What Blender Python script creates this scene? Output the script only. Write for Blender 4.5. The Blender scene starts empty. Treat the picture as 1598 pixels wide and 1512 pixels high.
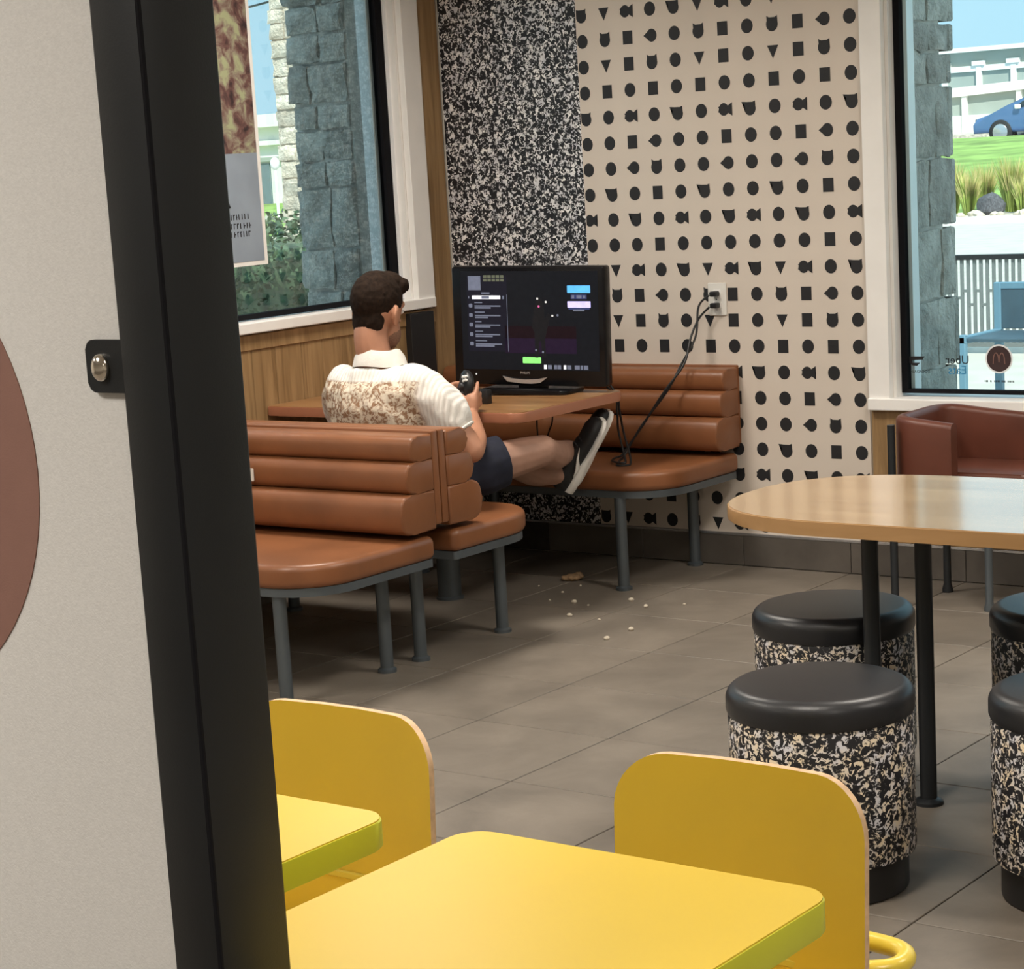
import bpy, bmesh, math, random
from mathutils import Vector, Matrix, noise
random.seed(7)
S = bpy.context.scene
COL = S.collection
V = Vector

# ------------------------------------------------------------------ camera
F_PX, PX, PY = 3406.3, 750.13, 871.40           # focal length and principal point, 1598 x 1512 frame
YAW, PITCH, ROLL = 0.662477716, 0.18306182, -0.0614733626
CAM = V((5.6337, -7.1462, 1.62))
_d = V((-math.sin(YAW)*math.cos(PITCH), math.cos(YAW)*math.cos(PITCH), -math.sin(PITCH)))
_r = V((math.cos(YAW), math.sin(YAW), 0)); _u = _r.cross(_d)
_r, _u = math.cos(ROLL)*_r + math.sin(ROLL)*_u, -math.sin(ROLL)*_r + math.cos(ROLL)*_u
cam = bpy.data.cameras.new('camera'); camo = bpy.data.objects.new('camera', cam); COL.objects.link(camo)
M = Matrix((_r, _u, -_d)).transposed().to_4x4(); M.translation = CAM
camo.matrix_world = M
cam.sensor_fit = 'HORIZONTAL'; cam.sensor_width = 36; cam.lens = F_PX/1598*36
cam.shift_x = (799-PX)/1598; cam.shift_y = (PY-756)/1598
cam.clip_start = .05; cam.clip_end = 600
S.camera = camo
def ray(px, py): return _d + _r*((px-PX)/F_PX) - _u*((py-PY)/F_PX)
def W(px, py, ax, val):
    v = ray(px, py); i = 'xyz'.index(ax); return CAM + v*((val-CAM[i])/v[i])

# ------------------------------------------------------------------ world, sun, exposure
S.view_settings.view_transform = 'Standard'; S.view_settings.look = 'None'
S.view_settings.gamma = 1; S.view_settings.use_curve_mapping = False
S.view_settings.exposure = 0.0
w = bpy.data.worlds.new('sky'); S.world = w; w.use_nodes = True
bg = w.node_tree.nodes['Background']
bg.inputs[0].default_value = (.50, .77, .92, 1); bg.inputs[1].default_value = 1.15
sun = bpy.data.lights.new('sun', 'SUN'); sun.energy = 5.6; sun.angle = .009; sun.color = (1, .95, .85)
suno = bpy.data.objects.new('sun', sun); COL.objects.link(suno)
suno.rotation_euler = V((.5, -.5, .72)).to_track_quat('Z', 'Y').to_euler()
LAMP_W = 33.0

# ------------------------------------------------------------------ materials
MT = {}
def newmat(name):
    m = bpy.data.materials.new(name); m.use_nodes = True; MT[name] = m
    nt = m.node_tree; return m, nt, nt.nodes['Principled BSDF']
def N(nt, t, **kw):
    n = nt.nodes.new(t)
    for k, v in kw.items(): setattr(n, k, v)
    return n
def coords(nt, scale=(1, 1, 1), kind='Object'):
    tc = N(nt, 'ShaderNodeTexCoord'); mp = N(nt, 'ShaderNodeMapping'); mp.inputs['Scale'].default_value = scale
    nt.links.new(tc.outputs[kind], mp.inputs[0]); return mp.outputs[0]
def ramp(nt, fac, stops, interp='LINEAR'):
    r = N(nt, 'ShaderNodeValToRGB'); r.color_ramp.interpolation = interp
    e = r.color_ramp.elements
    while len(e) < len(stops): e.new(.5)
    for i, (p, c) in enumerate(stops): e[i].position = p; e[i].color = (*c, 1)
    nt.links.new(fac, r.inputs[0]); return r.outputs[0]
def ntex(nt, vec, scale, detail=2, rough=.5, dist=0):
    n = N(nt, 'ShaderNodeTexNoise'); n.inputs['Scale'].default_value = scale; n.inputs['Detail'].default_value = detail
    n.inputs['Roughness'].default_value = rough; n.inputs['Distortion'].default_value = dist
    nt.links.new(vec, n.inputs['Vector']); return n.outputs[0]
def bump(nt, b, h, strength, dist=.002):
    n = N(nt, 'ShaderNodeBump'); n.inputs['Strength'].default_value = strength; n.inputs['Distance'].default_value = dist
    nt.links.new(h, n.inputs['Height']); nt.links.new(n.outputs[0], b.inputs['Normal'])
def basic(name, c, rough=.5, metal=0, var=.08, scale=8, bmp=0, bscale=200, spec=.5, emit=0, coat=0):
    m, nt, b = newmat(name); vec = coords(nt)
    f = ntex(nt, vec, scale, 3)
    lo = tuple(x*(1-var) for x in c); hi = tuple(min(1, x*(1+var)) for x in c)
    col = ramp(nt, f, [(.3, lo), (.7, hi)]); nt.links.new(col, b.inputs['Base Color'])
    b.inputs['Roughness'].default_value = rough; b.inputs['Metallic'].default_value = metal
    b.inputs['Specular IOR Level'].default_value = spec; b.inputs['Coat Weight'].default_value = coat
    if bmp: bump(nt, b, ntex(nt, vec, bscale, 2), bmp)
    if emit:
        nt.links.new(col, b.inputs['Emission Color']); b.inputs['Emission Strength'].default_value = emit
    return m
def wood(name, lo, hi, scale, rough=.45, coat=0, detail=4):
    m, nt, b = newmat(name); vec = coords(nt, scale)
    oi = N(nt, 'ShaderNodeObjectInfo'); add = N(nt, 'ShaderNodeVectorMath', operation='ADD')
    cmb = N(nt, 'ShaderNodeCombineXYZ'); mul = N(nt, 'ShaderNodeMath', operation='MULTIPLY'); mul.inputs[1].default_value = 37
    nt.links.new(oi.outputs['Random'], mul.inputs[0])
    for i in range(3): nt.links.new(mul.outputs[0], cmb.inputs[i])
    nt.links.new(vec, add.inputs[0]); nt.links.new(cmb.outputs[0], add.inputs[1])
    f = ntex(nt, add.outputs[0], 1, detail, .6, .6)
    mid = tuple((a+b_)/2 for a, b_ in zip(lo, hi))
    nt.links.new(ramp(nt, f, [(.3, lo), (.5, mid), (.7, hi)]), b.inputs['Base Color'])
    b.inputs['Roughness'].default_value = rough; b.inputs['Coat Weight'].default_value = coat; b.inputs['Coat Roughness'].default_value = .11
    bump(nt, b, f, .1, .001); return m
def speckle(name, scale, cream):
    m, nt, b = newmat(name); vec = coords(nt)
    f = ntex(nt, vec, scale, 2.5, .6, .9); g = ntex(nt, vec, scale*.35, 2)
    light = ramp(nt, g, [(.35, (.62, .62, .66)), (.65, cream)])
    k = ramp(nt, f, [(.0, (0, 0, 0)), (.515, (0, 0, 0)), (.56, (1, 1, 1))])
    mx = N(nt, 'ShaderNodeMix', data_type='RGBA'); nt.links.new(k, mx.inputs[0])
    mx.inputs[6].default_value = (.006, .006, .009, 1); nt.links.new(light, mx.inputs[7])
    nt.links.new(mx.outputs[2], b.inputs['Base Color']); b.inputs['Roughness'].default_value = .55
    return m
def leather(name, c, rough=.36):
    m, nt, b = newmat(name); vec = coords(nt)
    f = ntex(nt, vec, 5, 3); lo = tuple(x*.82 for x in c); hi = tuple(x*1.15 for x in c)
    nt.links.new(ramp(nt, f, [(.3, lo), (.7, hi)]), b.inputs['Base Color'])
    b.inputs['Roughness'].default_value = rough
    v = N(nt, 'ShaderNodeTexVoronoi'); v.inputs['Scale'].default_value = 420; nt.links.new(vec, v.inputs['Vector'])
    bump(nt, b, v.outputs[0], .12, .001); return m
def stone(name, lo, hi):
    m, nt, b = newmat(name); vec = coords(nt, kind='Object')
    oi = N(nt, 'ShaderNodeObjectInfo')
    f = ntex(nt, vec, 9, 6, .65, .4); f2 = ntex(nt, vec, 45, 4, .6)
    base = ramp(nt, f, [(.3, lo), (.7, hi)])
    hsv = N(nt, 'ShaderNodeHueSaturation'); mr = N(nt, 'ShaderNodeMapRange'); mr.inputs[3].default_value = .75; mr.inputs[4].default_value = 1.25
    nt.links.new(oi.outputs['Random'], mr.inputs[0]); nt.links.new(mr.outputs[0], hsv.inputs['Value']); nt.links.new(base, hsv.inputs['Color'])
    nt.links.new(hsv.outputs[0], b.inputs['Base Color']); b.inputs['Roughness'].default_value = .9
    bump(nt, b, f2, .9, .03); return m
def emis(name, c, s):
    m, nt, b = newmat(name); vec = coords(nt); f = ntex(nt, vec, 60, 2)
    col = ramp(nt, f, [(.2, tuple(x*.8 for x in c)), (.8, c)])
    nt.links.new(col, b.inputs['Base Color']); nt.links.new(col, b.inputs['Emission Color']); b.inputs['Emission Strength'].default_value = s
    b.inputs['Roughness'].default_value = .35; b.inputs['Specular IOR Level'].default_value = .12; return m
def glass(name, tint, refl=.06):
    m, nt, b = newmat(name); nt.nodes.remove(b)
    out = nt.nodes['Material Output']; t = N(nt, 'ShaderNodeBsdfTransparent'); g = N(nt, 'ShaderNodeBsdfGlossy')
    t.inputs[0].default_value = (*tint, 1); g.inputs['Roughness'].default_value = .02
    fr = N(nt, 'ShaderNodeFresnel'); fr.inputs[0].default_value = 1.3
    mx = N(nt, 'ShaderNodeMixShader'); nt.links.new(fr.outputs[0], mx.inputs[0])
    nt.links.new(t.outputs[0], mx.inputs[1]); nt.links.new(g.outputs[0], mx.inputs[2]); nt.links.new(mx.outputs[0], out.inputs[0]); return m

leather('tan_leather', (.222, .084, .033)); leather('brown_leather', (.125, .038, .022), .4)
leather('black_vinyl', (.014, .015, .018), .38)
basic('steel_grey', (.115, .135, .15), .42, .55, .06, 6)
basic('dark_steel', (.022, .025, .028), .42, .3, .1, 6)
basic('black_powder', (.012, .0145, .017), .42, .1, .15, 5, .06, 500)
basic('grout', (.05, .042, .034), .9, 0, .2, 30)
def tilemat(name, c):
    m, nt, b = newmat(name); vec = coords(nt); oi = N(nt, 'ShaderNodeObjectInfo')
    add = N(nt, 'ShaderNodeVectorMath', operation='ADD'); mul = N(nt, 'ShaderNodeVectorMath', operation='SCALE'); mul.inputs['Scale'].default_value = 1.0
    nt.links.new(oi.outputs['Location'], add.inputs[0]); nt.links.new(vec, add.inputs[1])
    f = ntex(nt, add.outputs[0], 3.2, 6, .62, .4); g = ntex(nt, add.outputs[0], 160, 2)
    base = ramp(nt, f, [(.3, tuple(x*.72 for x in c)), (.7, tuple(x*1.2 for x in c))])
    hsv = N(nt, 'ShaderNodeHueSaturation'); mr = N(nt, 'ShaderNodeMapRange'); mr.inputs[3].default_value = .93; mr.inputs[4].default_value = 1.07
    nt.links.new(oi.outputs['Random'], mr.inputs[0]); nt.links.new(mr.outputs[0], hsv.inputs['Value']); nt.links.new(base, hsv.inputs['Color'])
    nt.links.new(hsv.outputs[0], b.inputs['Base Color']); b.inputs['Roughness'].default_value = .48
    bump(nt, b, g, .12, .001); return m
tilemat('floor_tile', (.190, .162, .132)); tilemat('base_tile', (.12, .105, .09))
wood('wall_wood', (.20, .115, .045), (.42, .265, .125), (22, 22, 1.6), .5)
wood('oak_top', (.42, .26, .125), (.60, .41, .22), (1.6, 16, 16), .22, 1.0)
wood('oak_edge', (.34, .19, .075), (.46, .27, .12), (2, 14, 14), .4)
wood('walnut_top', (.24, .11, .04), (.42, .22, .09), (1.8, 18, 18), .3, .2)
basic('copper_edge', (.40, .165, .095), .3, 0, .06)
speckle('terrazzo_wall', 74, (.93, .91, .89)); speckle('terrazzo_stool', 84, (.80, .68, .50))
basic('beige_panel', (.68, .60, .52), .75, 0, .03, 3, .15, 350)
basic('print_black', (.014, .014, .016), .65, 0, .1)
basic('white_trim', (.90, .88, .85), .45, 0, .03); basic('white_frame', (.80, .82, .84), .4, 0, .03)
basic('plaster', (.66, .62, .56), .8, 0, .04); basic('gasket', (.006, .006, .008), .8, spec=.15)
basic('ceiling_white', (.75, .73, .70), .8, 0, .03)
basic('yellow_laminate', (.66, .462, .036), .38, 0, .03, 3); basic('yellow_edge', (.56, .56, .03), .4, 0, .04)
basic('yellow_ply', (.80, .55, .045), .4, 0, .05, 3); basic('ply_edge', (.62, .42, .25), .6, 0, .15, 60)
basic('yellow_tube', (.76, .58, .07), .3)
basic('screen_panel', (.73, .725, .71), .7, 0, .04, 240, .2, 500); basic('panel_circle', (.27, .14, .11), .7, 0, .03, 40, .1, 500)
basic('chrome', (.75, .70, .62), .16, 1, .1, 60)
basic('black_gloss', (.006, .006, .007), .22, spec=.25); basic('black_plastic', (.012, .012, .013), .42); basic('dark_grey_plastic', (.05, .05, .055), .4)
basic('silver', (.62, .62, .63), .25, .8, .05); basic('white_plastic', (.80, .78, .73), .4, 0, .03)
basic('rubber_cord', (.010, .010, .011), .5)
basic('food', (.30, .19, .10), .8, 0, .4, 60); basic('crumb', (.62, .55, .44), .8, 0, .2, 80)
glass('window_glass', (.93, .985, .985))
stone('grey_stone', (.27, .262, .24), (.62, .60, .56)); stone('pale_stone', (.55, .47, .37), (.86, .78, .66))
basic('mortar', (.62, .60, .56), .95, 0, .15, 20)
basic('skin', (.47, .225, .135), .5, 0, .08, 14, .1, 300); basic('leg_skin', (.37, .21, .15), .55, 0, .1, 18, .1, 300)
basic('hair', (.018, .010, .006), .85, 0, .4, 90, .35, 400, spec=.15); basic('stubble', (.24, .125, .08), .75, 0, .35, 300, .3, 600)
basic('eye_white', (.75, .74, .72), .2); basic('lip', (.40, .15, .12), .45); basic('navy_cloth', (.010, .013, .028), .85, 0, .2, 40, .3, 700)
basic('shoe_black', (.011, .011, .012), .6, 0, .3, 90, .4, 500); basic('shoe_white', (.80, .78, .74), .5, 0, .05, 30)
def shirtmat():
    m, nt, b = newmat('shirt_weave'); vec = coords(nt, kind='Object')
    sx = N(nt, 'ShaderNodeSeparateXYZ'); nt.links.new(vec, sx.inputs[0])
    f = ntex(nt, vec, 60, 3, .6, 1.0); fine = ntex(nt, coords(nt, (260, 260, 60)), 1, 2)
    weave = ramp(nt, f, [(.42, (.30, .17, .095)), (.56, (.76, .68, .55))])
    wv = N(nt, 'ShaderNodeTexWave'); wv.inputs['Scale'].default_value = 22; wv.bands_direction = 'X'; wv.inputs['Distortion'].default_value = .3
    nt.links.new(vec, wv.inputs['Vector'])
    plain = ramp(nt, wv.outputs[0], [(.1, (.70, .66, .61)), (.5, (.80, .77, .72))])
    # the open knit back panel: a bounded region of the garment (local metres), below the yoke seam
    def box(sock, lo, hi, soft):
        a = N(nt, 'ShaderNodeMapRange'); a.inputs[1].default_value = lo-soft; a.inputs[2].default_value = lo+soft; nt.links.new(sock, a.inputs[0])
        c = N(nt, 'ShaderNodeMapRange'); c.inputs[1].default_value = hi-soft; c.inputs[2].default_value = hi+soft; c.inputs[3].default_value = 1; c.inputs[4].default_value = 0; nt.links.new(sock, c.inputs[0])
        mu = N(nt, 'ShaderNodeMath', operation='MULTIPLY'); nt.links.new(a.outputs[0], mu.inputs[0]); nt.links.new(c.outputs[0], mu.inputs[1]); return mu.outputs[0]
    k1 = box(sx.outputs[0], -.40, .155, .01); k2 = box(sx.outputs[1], -.5, -.09, .02); k3 = box(sx.outputs[2], -.2, .452, .004)
    m1 = N(nt, 'ShaderNodeMath', operation='MULTIPLY'); nt.links.new(k1, m1.inputs[0]); nt.links.new(k2, m1.inputs[1])
    m2 = N(nt, 'ShaderNodeMath', operation='MULTIPLY'); nt.links.new(m1.outputs[0], m2.inputs[0]); nt.links.new(k3, m2.inputs[1])
    mx = N(nt, 'ShaderNodeMix', data_type='RGBA'); nt.links.new(m2.outputs[0], mx.inputs[0]); nt.links.new(plain, mx.inputs[6]); nt.links.new(weave, mx.inputs[7])
    nt.links.new(mx.outputs[2], b.inputs['Base Color']); b.inputs['Roughness'].default_value = .85
    ad = N(nt, 'ShaderNodeMath', operation='ADD'); nt.links.new(f, ad.inputs[0]); nt.links.new(wv.outputs[0], ad.inputs[1])
    bump(nt, b, ad.outputs[0], .5, .004)
shirtmat(); basic('shirt_plain', (.78, .745, .69), .85, 0, .05, 40, .3, 200)
basic('leaf_dark', (.085, .14, .075), .38, 0, .6, 9); basic('grass_blade', (.34, .42, .10), .7, 0, .45, 3); basic('straw_blade', (.60, .52, .22), .7, 0, .3, 3)
basic('lawn', (.26, .40, .10), .9, 0, .35, 1.2, .5, 30); basic('asphalt', (.36, .36, .35), .9, 0, .1, 2); basic('concrete', (.58, .55, .49), .9, 0, .08, 3)
basic('gravel', (.60, .53, .44), .9, 0, .35, 9, .6, 40); basic('rock', (.62, .54, .44), .9, 0, .25, 6, .5, 40); basic('dark_rock', (.10, .10, .115), .9, 0, .4, 8, .5, 40)
basic('fence_metal', (.20, .22, .22), .5, .3, .1); basic('patio_blue', (.16, .30, .40), .45, .2, .08); basic('patio_dark', (.055, .10, .135), .6, 0, .12)
basic('car_blue', (.10, .20, .42), .25, .3, .05, 3, coat=.6); basic('tyre', (.02, .02, .022), .7); basic('car_glass', (.03, .05, .07), .08)
basic('far_wall', (.38, .42, .38), .9, 0, .08, 1); basic('far_white', (.86, .84, .80), .8, 0, .04, 1); basic('far_glass', (.16, .22, .25), .2)
basic('bark', (.10, .07, .05), .9, 0, .3, 20)
basic('decal_black', (.008, .008, .009), .6); basic('decal_white', (.82, .84, .86), .6); basic('decal_blue', (.03, .22, .42), .6); basic('decal_maroon', (.045, .022, .022), .6); basic('decal_red', (.55, .16, .13), .6)
def postermat():
    m, nt, b = newmat('poster_photo'); vec = coords(nt, kind='Object')
    f = ntex(nt, vec, 16, 4, .55, .6)
    col = ramp(nt, f, [(.32, (.035, .02, .022)), (.44, (.15, .075, .065)), (.54, (.26, .21, .16)), (.63, (.36, .38, .22))])
    nt.links.new(col, b.inputs['Base Color']); b.inputs['Roughness'].default_value = .5
postermat(); basic('poster_grey', (.27, .32, .38), .5, 0, .12, 5)
emis('lamp_diffuser', (1, .93, .82), 6.0)
emis('screen_dark', (.008, .009, .012), .6); emis('ui_panel', (.010, .010, .017), .7); emis('ui_bar', (.11, .125, .175), .9); emis('ui_white', (.75, .78, .85), 1.0)
emis('ui_blue', (.09, .38, .75), 1.0); emis('ui_lavender', (.50, .46, .85), 1.0); emis('ui_green', (.20, .62, .16), 1.1); emis('ui_floor', (.014, .008, .021), .8)
emis('ui_figure', (.012, .012, .014), .5); emis('ui_pink', (.45, .10, .25), 1.0); emis('ui_glow', (.5, .5, .5), 1.0); emis('ui_olive', (.09, .10, .07), .9); emis('ui_dusk', (.010, .005, .007), .8); emis('ui_navy', (.03, .04, .12), .8)

# ------------------------------------------------------------------ mesh helpers
class MB:
    def __init__(s): s.bm = bmesh.new()
    def box(s, x0, x1, y0, y1, z0, z1, bev=0, seg=2, mi=0):
        vs = [s.bm.verts.new(p) for p in ((x0,y0,z0),(x1,y0,z0),(x1,y1,z0),(x0,y1,z0),(x0,y0,z1),(x1,y0,z1),(x1,y1,z1),(x0,y1,z1))]
        fs = [s.bm.faces.new([vs[i] for i in q]) for q in ((3,2,1,0),(4,5,6,7),(0,1,5,4),(1,2,6,5),(2,3,7,6),(3,0,4,7))]
        for f in fs: f.material_index = mi
        if bev:
            es = list({e for f in fs for e in f.edges})
            r = bmesh.ops.bevel(s.bm, geom=es, offset=bev, segments=seg, affect='EDGES', profile=.5, clamp_overlap=True)
            for f in r['faces']: f.material_index = mi
        return s
    def prism(s, pts, h0, h1, axis='z', bev=0, seg=2, mi=0):
        """pts: 2-D outline; extruded along axis between h0 and h1; bev rounds the two rims"""
        def P(a, b, h): return {'z': (a, b, h), 'y': (a, h, b), 'x': (h, a, b)}[axis]
        n = len(pts); lo = [s.bm.verts.new(P(a, b, h0)) for a, b in pts]; hi = [s.bm.verts.new(P(a, b, h1)) for a, b in pts]
        fs = [s.bm.faces.new(lo[::-1]), s.bm.faces.new(hi)]
        for i in range(n): fs.append(s.bm.faces.new((lo[i], lo[(i+1)%n], hi[(i+1)%n], hi[i])))
        for f in fs: f.material_index = mi
        if bev:
            es = list(fs[0].edges)+list(fs[1].edges)
            r = bmesh.ops.bevel(s.bm, geom=es, offset=bev, segments=seg, affect='EDGES', profile=.5, clamp_overlap=True)
        return s
    def loft(s, secs, closed=True):
        """secs: list of rings (lists of points)"""
        rings = [[s.bm.verts.new(p) for p in r] for r in secs]; n = len(rings[0])
        for a, b in zip(rings, rings[1:]):
            for i in range(n): s.bm.faces.new((a[i], a[(i+1)%n], b[(i+1)%n], b[i]))
        if closed:
            s.bm.faces.new(rings[0][::-1]); s.bm.faces.new(rings[-1])
        return s
    def lathe(s, prof, c=(0, 0, 0), n=32):
        return s.loft([[(c[0]+r*math.cos(2*math.pi*i/n), c[1]+r*math.sin(2*math.pi*i/n), c[2]+z) for i in range(n)] for r, z in prof])
    def tube(s, pts, r, n=10):
        pts = [V(p) for p in pts]; rs = r if isinstance(r, (list, tuple)) else [r]*len(pts)
        secs = []; ref = None
        for i, p in enumerate(pts):
            t = (pts[min(i+1, len(pts)-1)]-pts[max(i-1, 0)]).normalized()
            if ref is None: ref = t.orthogonal().normalized()
            ref = (ref-t*ref.dot(t)); ref = ref.normalized() if ref.length > 1e-6 else t.orthogonal().normalized()
            b = t.cross(ref)
            secs.append([p+(ref*math.cos(2*math.pi*k/n)+b*math.sin(2*math.pi*k/n))*rs[i] for k in range(n)])
        return s.loft(secs)
    def ell(s, c, r, rot=None, n=16, m=10):
        R = rot if rot is not None else Matrix.Identity(3); c = V(c)
        secs = []
        for j in range(m+1):
            th = math.pi*(j+.0)/m; th = min(max(th, .06), math.pi-.06)
            secs.append([c+R@V((r[0]*math.sin(th)*math.cos(2*math.pi*i/n), r[1]*math.sin(th)*math.sin(2*math.pi*i/n), -r[2]*math.cos(th))) for i in range(n)])
        return s.loft(secs)
    def mesh(s, name, mats, smooth=False):
        bmesh.ops.recalc_face_normals(s.bm, faces=s.bm.faces)
        me = bpy.data.meshes.new(name); s.bm.to_mesh(me); s.bm.free()
        for m in (mats if isinstance(mats, (list, tuple)) else [mats]): me.materials.append(MT[m])
        if smooth:
            for p in me.polygons: p.use_smooth = True
            try: me.set_sharp_from_angle(angle=math.radians(42))
            except Exception: pass
        return me
    def build(s, name, mats, parent=None, loc=(0, 0, 0), smooth=False):
        o = bpy.data.objects.new(name, s.mesh(name, mats, smooth)); COL.objects.link(o); o.location = loc
        if parent: o.parent = parent
        return o
def tag(o, label=None, cat=None, group=None, kind=None):
    if label: o['label'] = label
    if cat: o['category'] = cat
    if group: o['group'] = group
    if kind: o['kind'] = kind
    return o
def empty(name, loc, label, cat, group=None, rz=0):
    o = bpy.data.objects.new(name, None); COL.objects.link(o); o.location = loc; o.rotation_euler.z = rz; o.empty_display_size = .1
    return tag(o, label, cat, group)
def copy_tree(o, parent=None):
    c = o.copy(); COL.objects.link(c); c.parent = parent
    for ch in list(o.children): copy_tree(ch, c)
    return c
def inst(name, me, parent, loc, rot=(0, 0, 0), sc=(1, 1, 1)):
    o = bpy.data.objects.new(name, me); COL.objects.link(o); o.location = loc; o.rotation_euler = rot; o.scale = sc
    if parent: o.parent = parent
    return o
def rrect(x0, x1, y0, y1, r, n=6):
    """rounded rectangle outline; r: one radius or four (x0y0, x1y0, x1y1, x0y1)"""
    rr = r if isinstance(r, (list, tuple)) else [r]*4; out = []
    for (cx, cy, a0, q) in ((x0+rr[0], y0+rr[0], 180, rr[0]), (x1-rr[1], y0+rr[1], 270, rr[1]), (x1-rr[2], y1-rr[2], 0, rr[2]), (x0+rr[3], y1-rr[3], 90, rr[3])):
        if q < 1e-5: out.append((cx, cy)); continue
        for i in range(n+1):
            a = math.radians(a0+90*i/n); out.append((cx+q*math.cos(a), cy+q*math.sin(a)))
    return out
def pillow(mb, pts, z0, z1, r, n=5):
    """slab with fully rounded rims: outline (counter-clockwise) offset inwards ring by ring"""
    m_ = len(pts); nr = []
    for i in range(m_):
        a, b = V(pts[i-1]), V(pts[(i+1) % m_]); t = (b-a).normalized(); nr.append(V((-t.y, t.x)))
    def ring(off, z): return [(p[0]+q.x*off, p[1]+q.y*off, z) for p, q in zip(pts, nr)]
    secs = []
    for i in range(n+1):
        a = math.pi/2*i/n; secs.append(ring(r*(1-math.sin(a)), z0+r*(1-math.cos(a))))
    for i in range(n+1):
        a = math.pi/2*i/n; secs.append(ring(r*(1-math.cos(a)), z1-r*(1-math.sin(a))))
    return mb.loft(secs)
def spline(pts, k=8):
    pts = [V(p) for p in pts]; out = []
    for i in range(len(pts)-1):
        p0, p1, p2, p3 = pts[max(i-1, 0)], pts[i], pts[i+1], pts[min(i+2, len(pts)-1)]
        for j in range(k):
            t = j/k; out.append(.5*((2*p1)+(p2-p0)*t+(2*p0-5*p1+4*p2-p3)*t*t+(3*p1-p0-3*p2+p3)*t**3))
    out.append(pts[-1]); return out
def remesh(mb, name, mats, voxel, smooth=6, parent=None, loc=(0, 0, 0), disp=None):
    """fuse overlapping closed shapes into one continuous surface"""
    tmp = mb.build('tmp', mats); m = tmp.modifiers.new('r', 'REMESH'); m.mode = 'VOXEL'; m.voxel_size = voxel; m.use_smooth_shade = True
    sm = tmp.modifiers.new('s', 'SMOOTH'); sm.iterations = smooth; sm.factor = .5
    dg = bpy.context.evaluated_depsgraph_get(); me = bpy.data.meshes.new_from_object(tmp.evaluated_get(dg)); me.name = name
    old = tmp.data; bpy.data.objects.remove(tmp); bpy.data.meshes.remove(old)
    lv = V(loc)
    if disp:
        nv = [(v.co.copy(), v.normal.copy()) for v in me.vertices]
        for v, (c_, n_) in zip(me.vertices, nv): v.co = c_ + disp(c_, n_)
    for v in me.vertices: v.co = v.co - lv
    me.materials.clear()
    for q in (mats if isinstance(mats, (list, tuple)) else [mats]): me.materials.append(MT[q])
    for p in me.polygons: p.use_smooth = True
    o = bpy.data.objects.new(name, me); COL.objects.link(o)
    if parent: o.parent = parent; o.location = (0, 0, 0)
    else: o.location = loc
    return o
def text(name, s, size, mat, parent, mw, depth=.0008, align='CENTER'):
    cu = bpy.data.curves.new('t', 'FONT'); cu.body = s; cu.size = size; cu.extrude = depth; cu.align_x = align; cu.align_y = 'CENTER'; cu.resolution_u = 3
    t = bpy.data.objects.new('t', cu); COL.objects.link(t)
    dg = bpy.context.evaluated_depsgraph_get(); me = bpy.data.meshes.new_from_object(t.evaluated_get(dg)); me.name = name
    bpy.data.objects.remove(t); bpy.data.curves.remove(cu)
    me.transform(mw); me.materials.clear(); me.materials.append(MT[mat])
    o = bpy.data.objects.new(name, me); COL.objects.link(o); o.parent = parent; return o

# ================================================================== SETTING
RX, RY0, CZ = 9.0, -10.5, 2.8
# floor: grout bed with square tiles
fl = MB().box(-.2, RX, RY0, .2, -.12, -.006).build('floor', 'grout'); tag(fl, kind='structure')
T = .461
tm = MB().box(-T/2+.0022, T/2-.0022, -T/2+.0022, T/2-.0022, -.02, 0, .0015, 1).mesh('tile', 'floor_tile')
def tile_rows():
    for i in range(-4, 13):
        for j in range(-14, 6):
            x0, y0 = 1.81+T*i, -2.305+T*j
            if x0+T < .0 or y0 > -.02 or x0 > 6.6 or y0 < -8: continue
            yield x0, y0
for x0, y0 in tile_rows():
    x1, y1 = x0+T, y0+T
    if x0 < 0 or y1 > -.015:
        xa, yb = max(x0, 0.0), min(y1, -.015)
        MB().box((xa-x1)/2+.0022, (x1-xa)/2-.0022, (y0-yb)/2+.0022, (yb-y0)/2-.0022, -.02, 0, .0015, 1).build('tile', 'floor_tile', fl, ((xa+x1)/2, (y0+yb)/2, 0))
    else: inst('tile', tm, fl, (x0+T/2, y0+T/2, 0))
MB().box(0, RX, RY0, -8.3, -.02, -.001).build('far_flooring', 'floor_tile', fl)
MB().box(6.65, RX, -8.3, -.02, -.02, -.001).build('side_flooring', 'floor_tile', fl)
ce = MB().box(-.2, RX, RY0, .2, CZ, CZ+.15).build('ceiling', 'ceiling_white'); tag(ce, kind='structure')
rf = MB().box(-.35, RX+.2, RY0-.2, .35, CZ+.15, 3.9).build('shade_roof_box', 'far_white'); tag(rf, kind='structure')  # unseen roof box, added so the building's shadow covers the stone by the windows

# left wall (x = 0) with its window opening
WY0, WY1, WZ0, WZ1 = -3.0, -.262, 1.05, 2.55
m = MB()
m.box(-.2, 0, RY0, 0.2, -.1, WZ0); m.box(-.2, 0, WY1, .2, WZ0, CZ); m.box(-.2, 0, RY0, WY0, WZ0, CZ); m.box(-.2, 0, WY0, WY1, WZ1, CZ)
wl = m.build('wall_left', 'plaster'); tag(wl, kind='structure')
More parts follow.
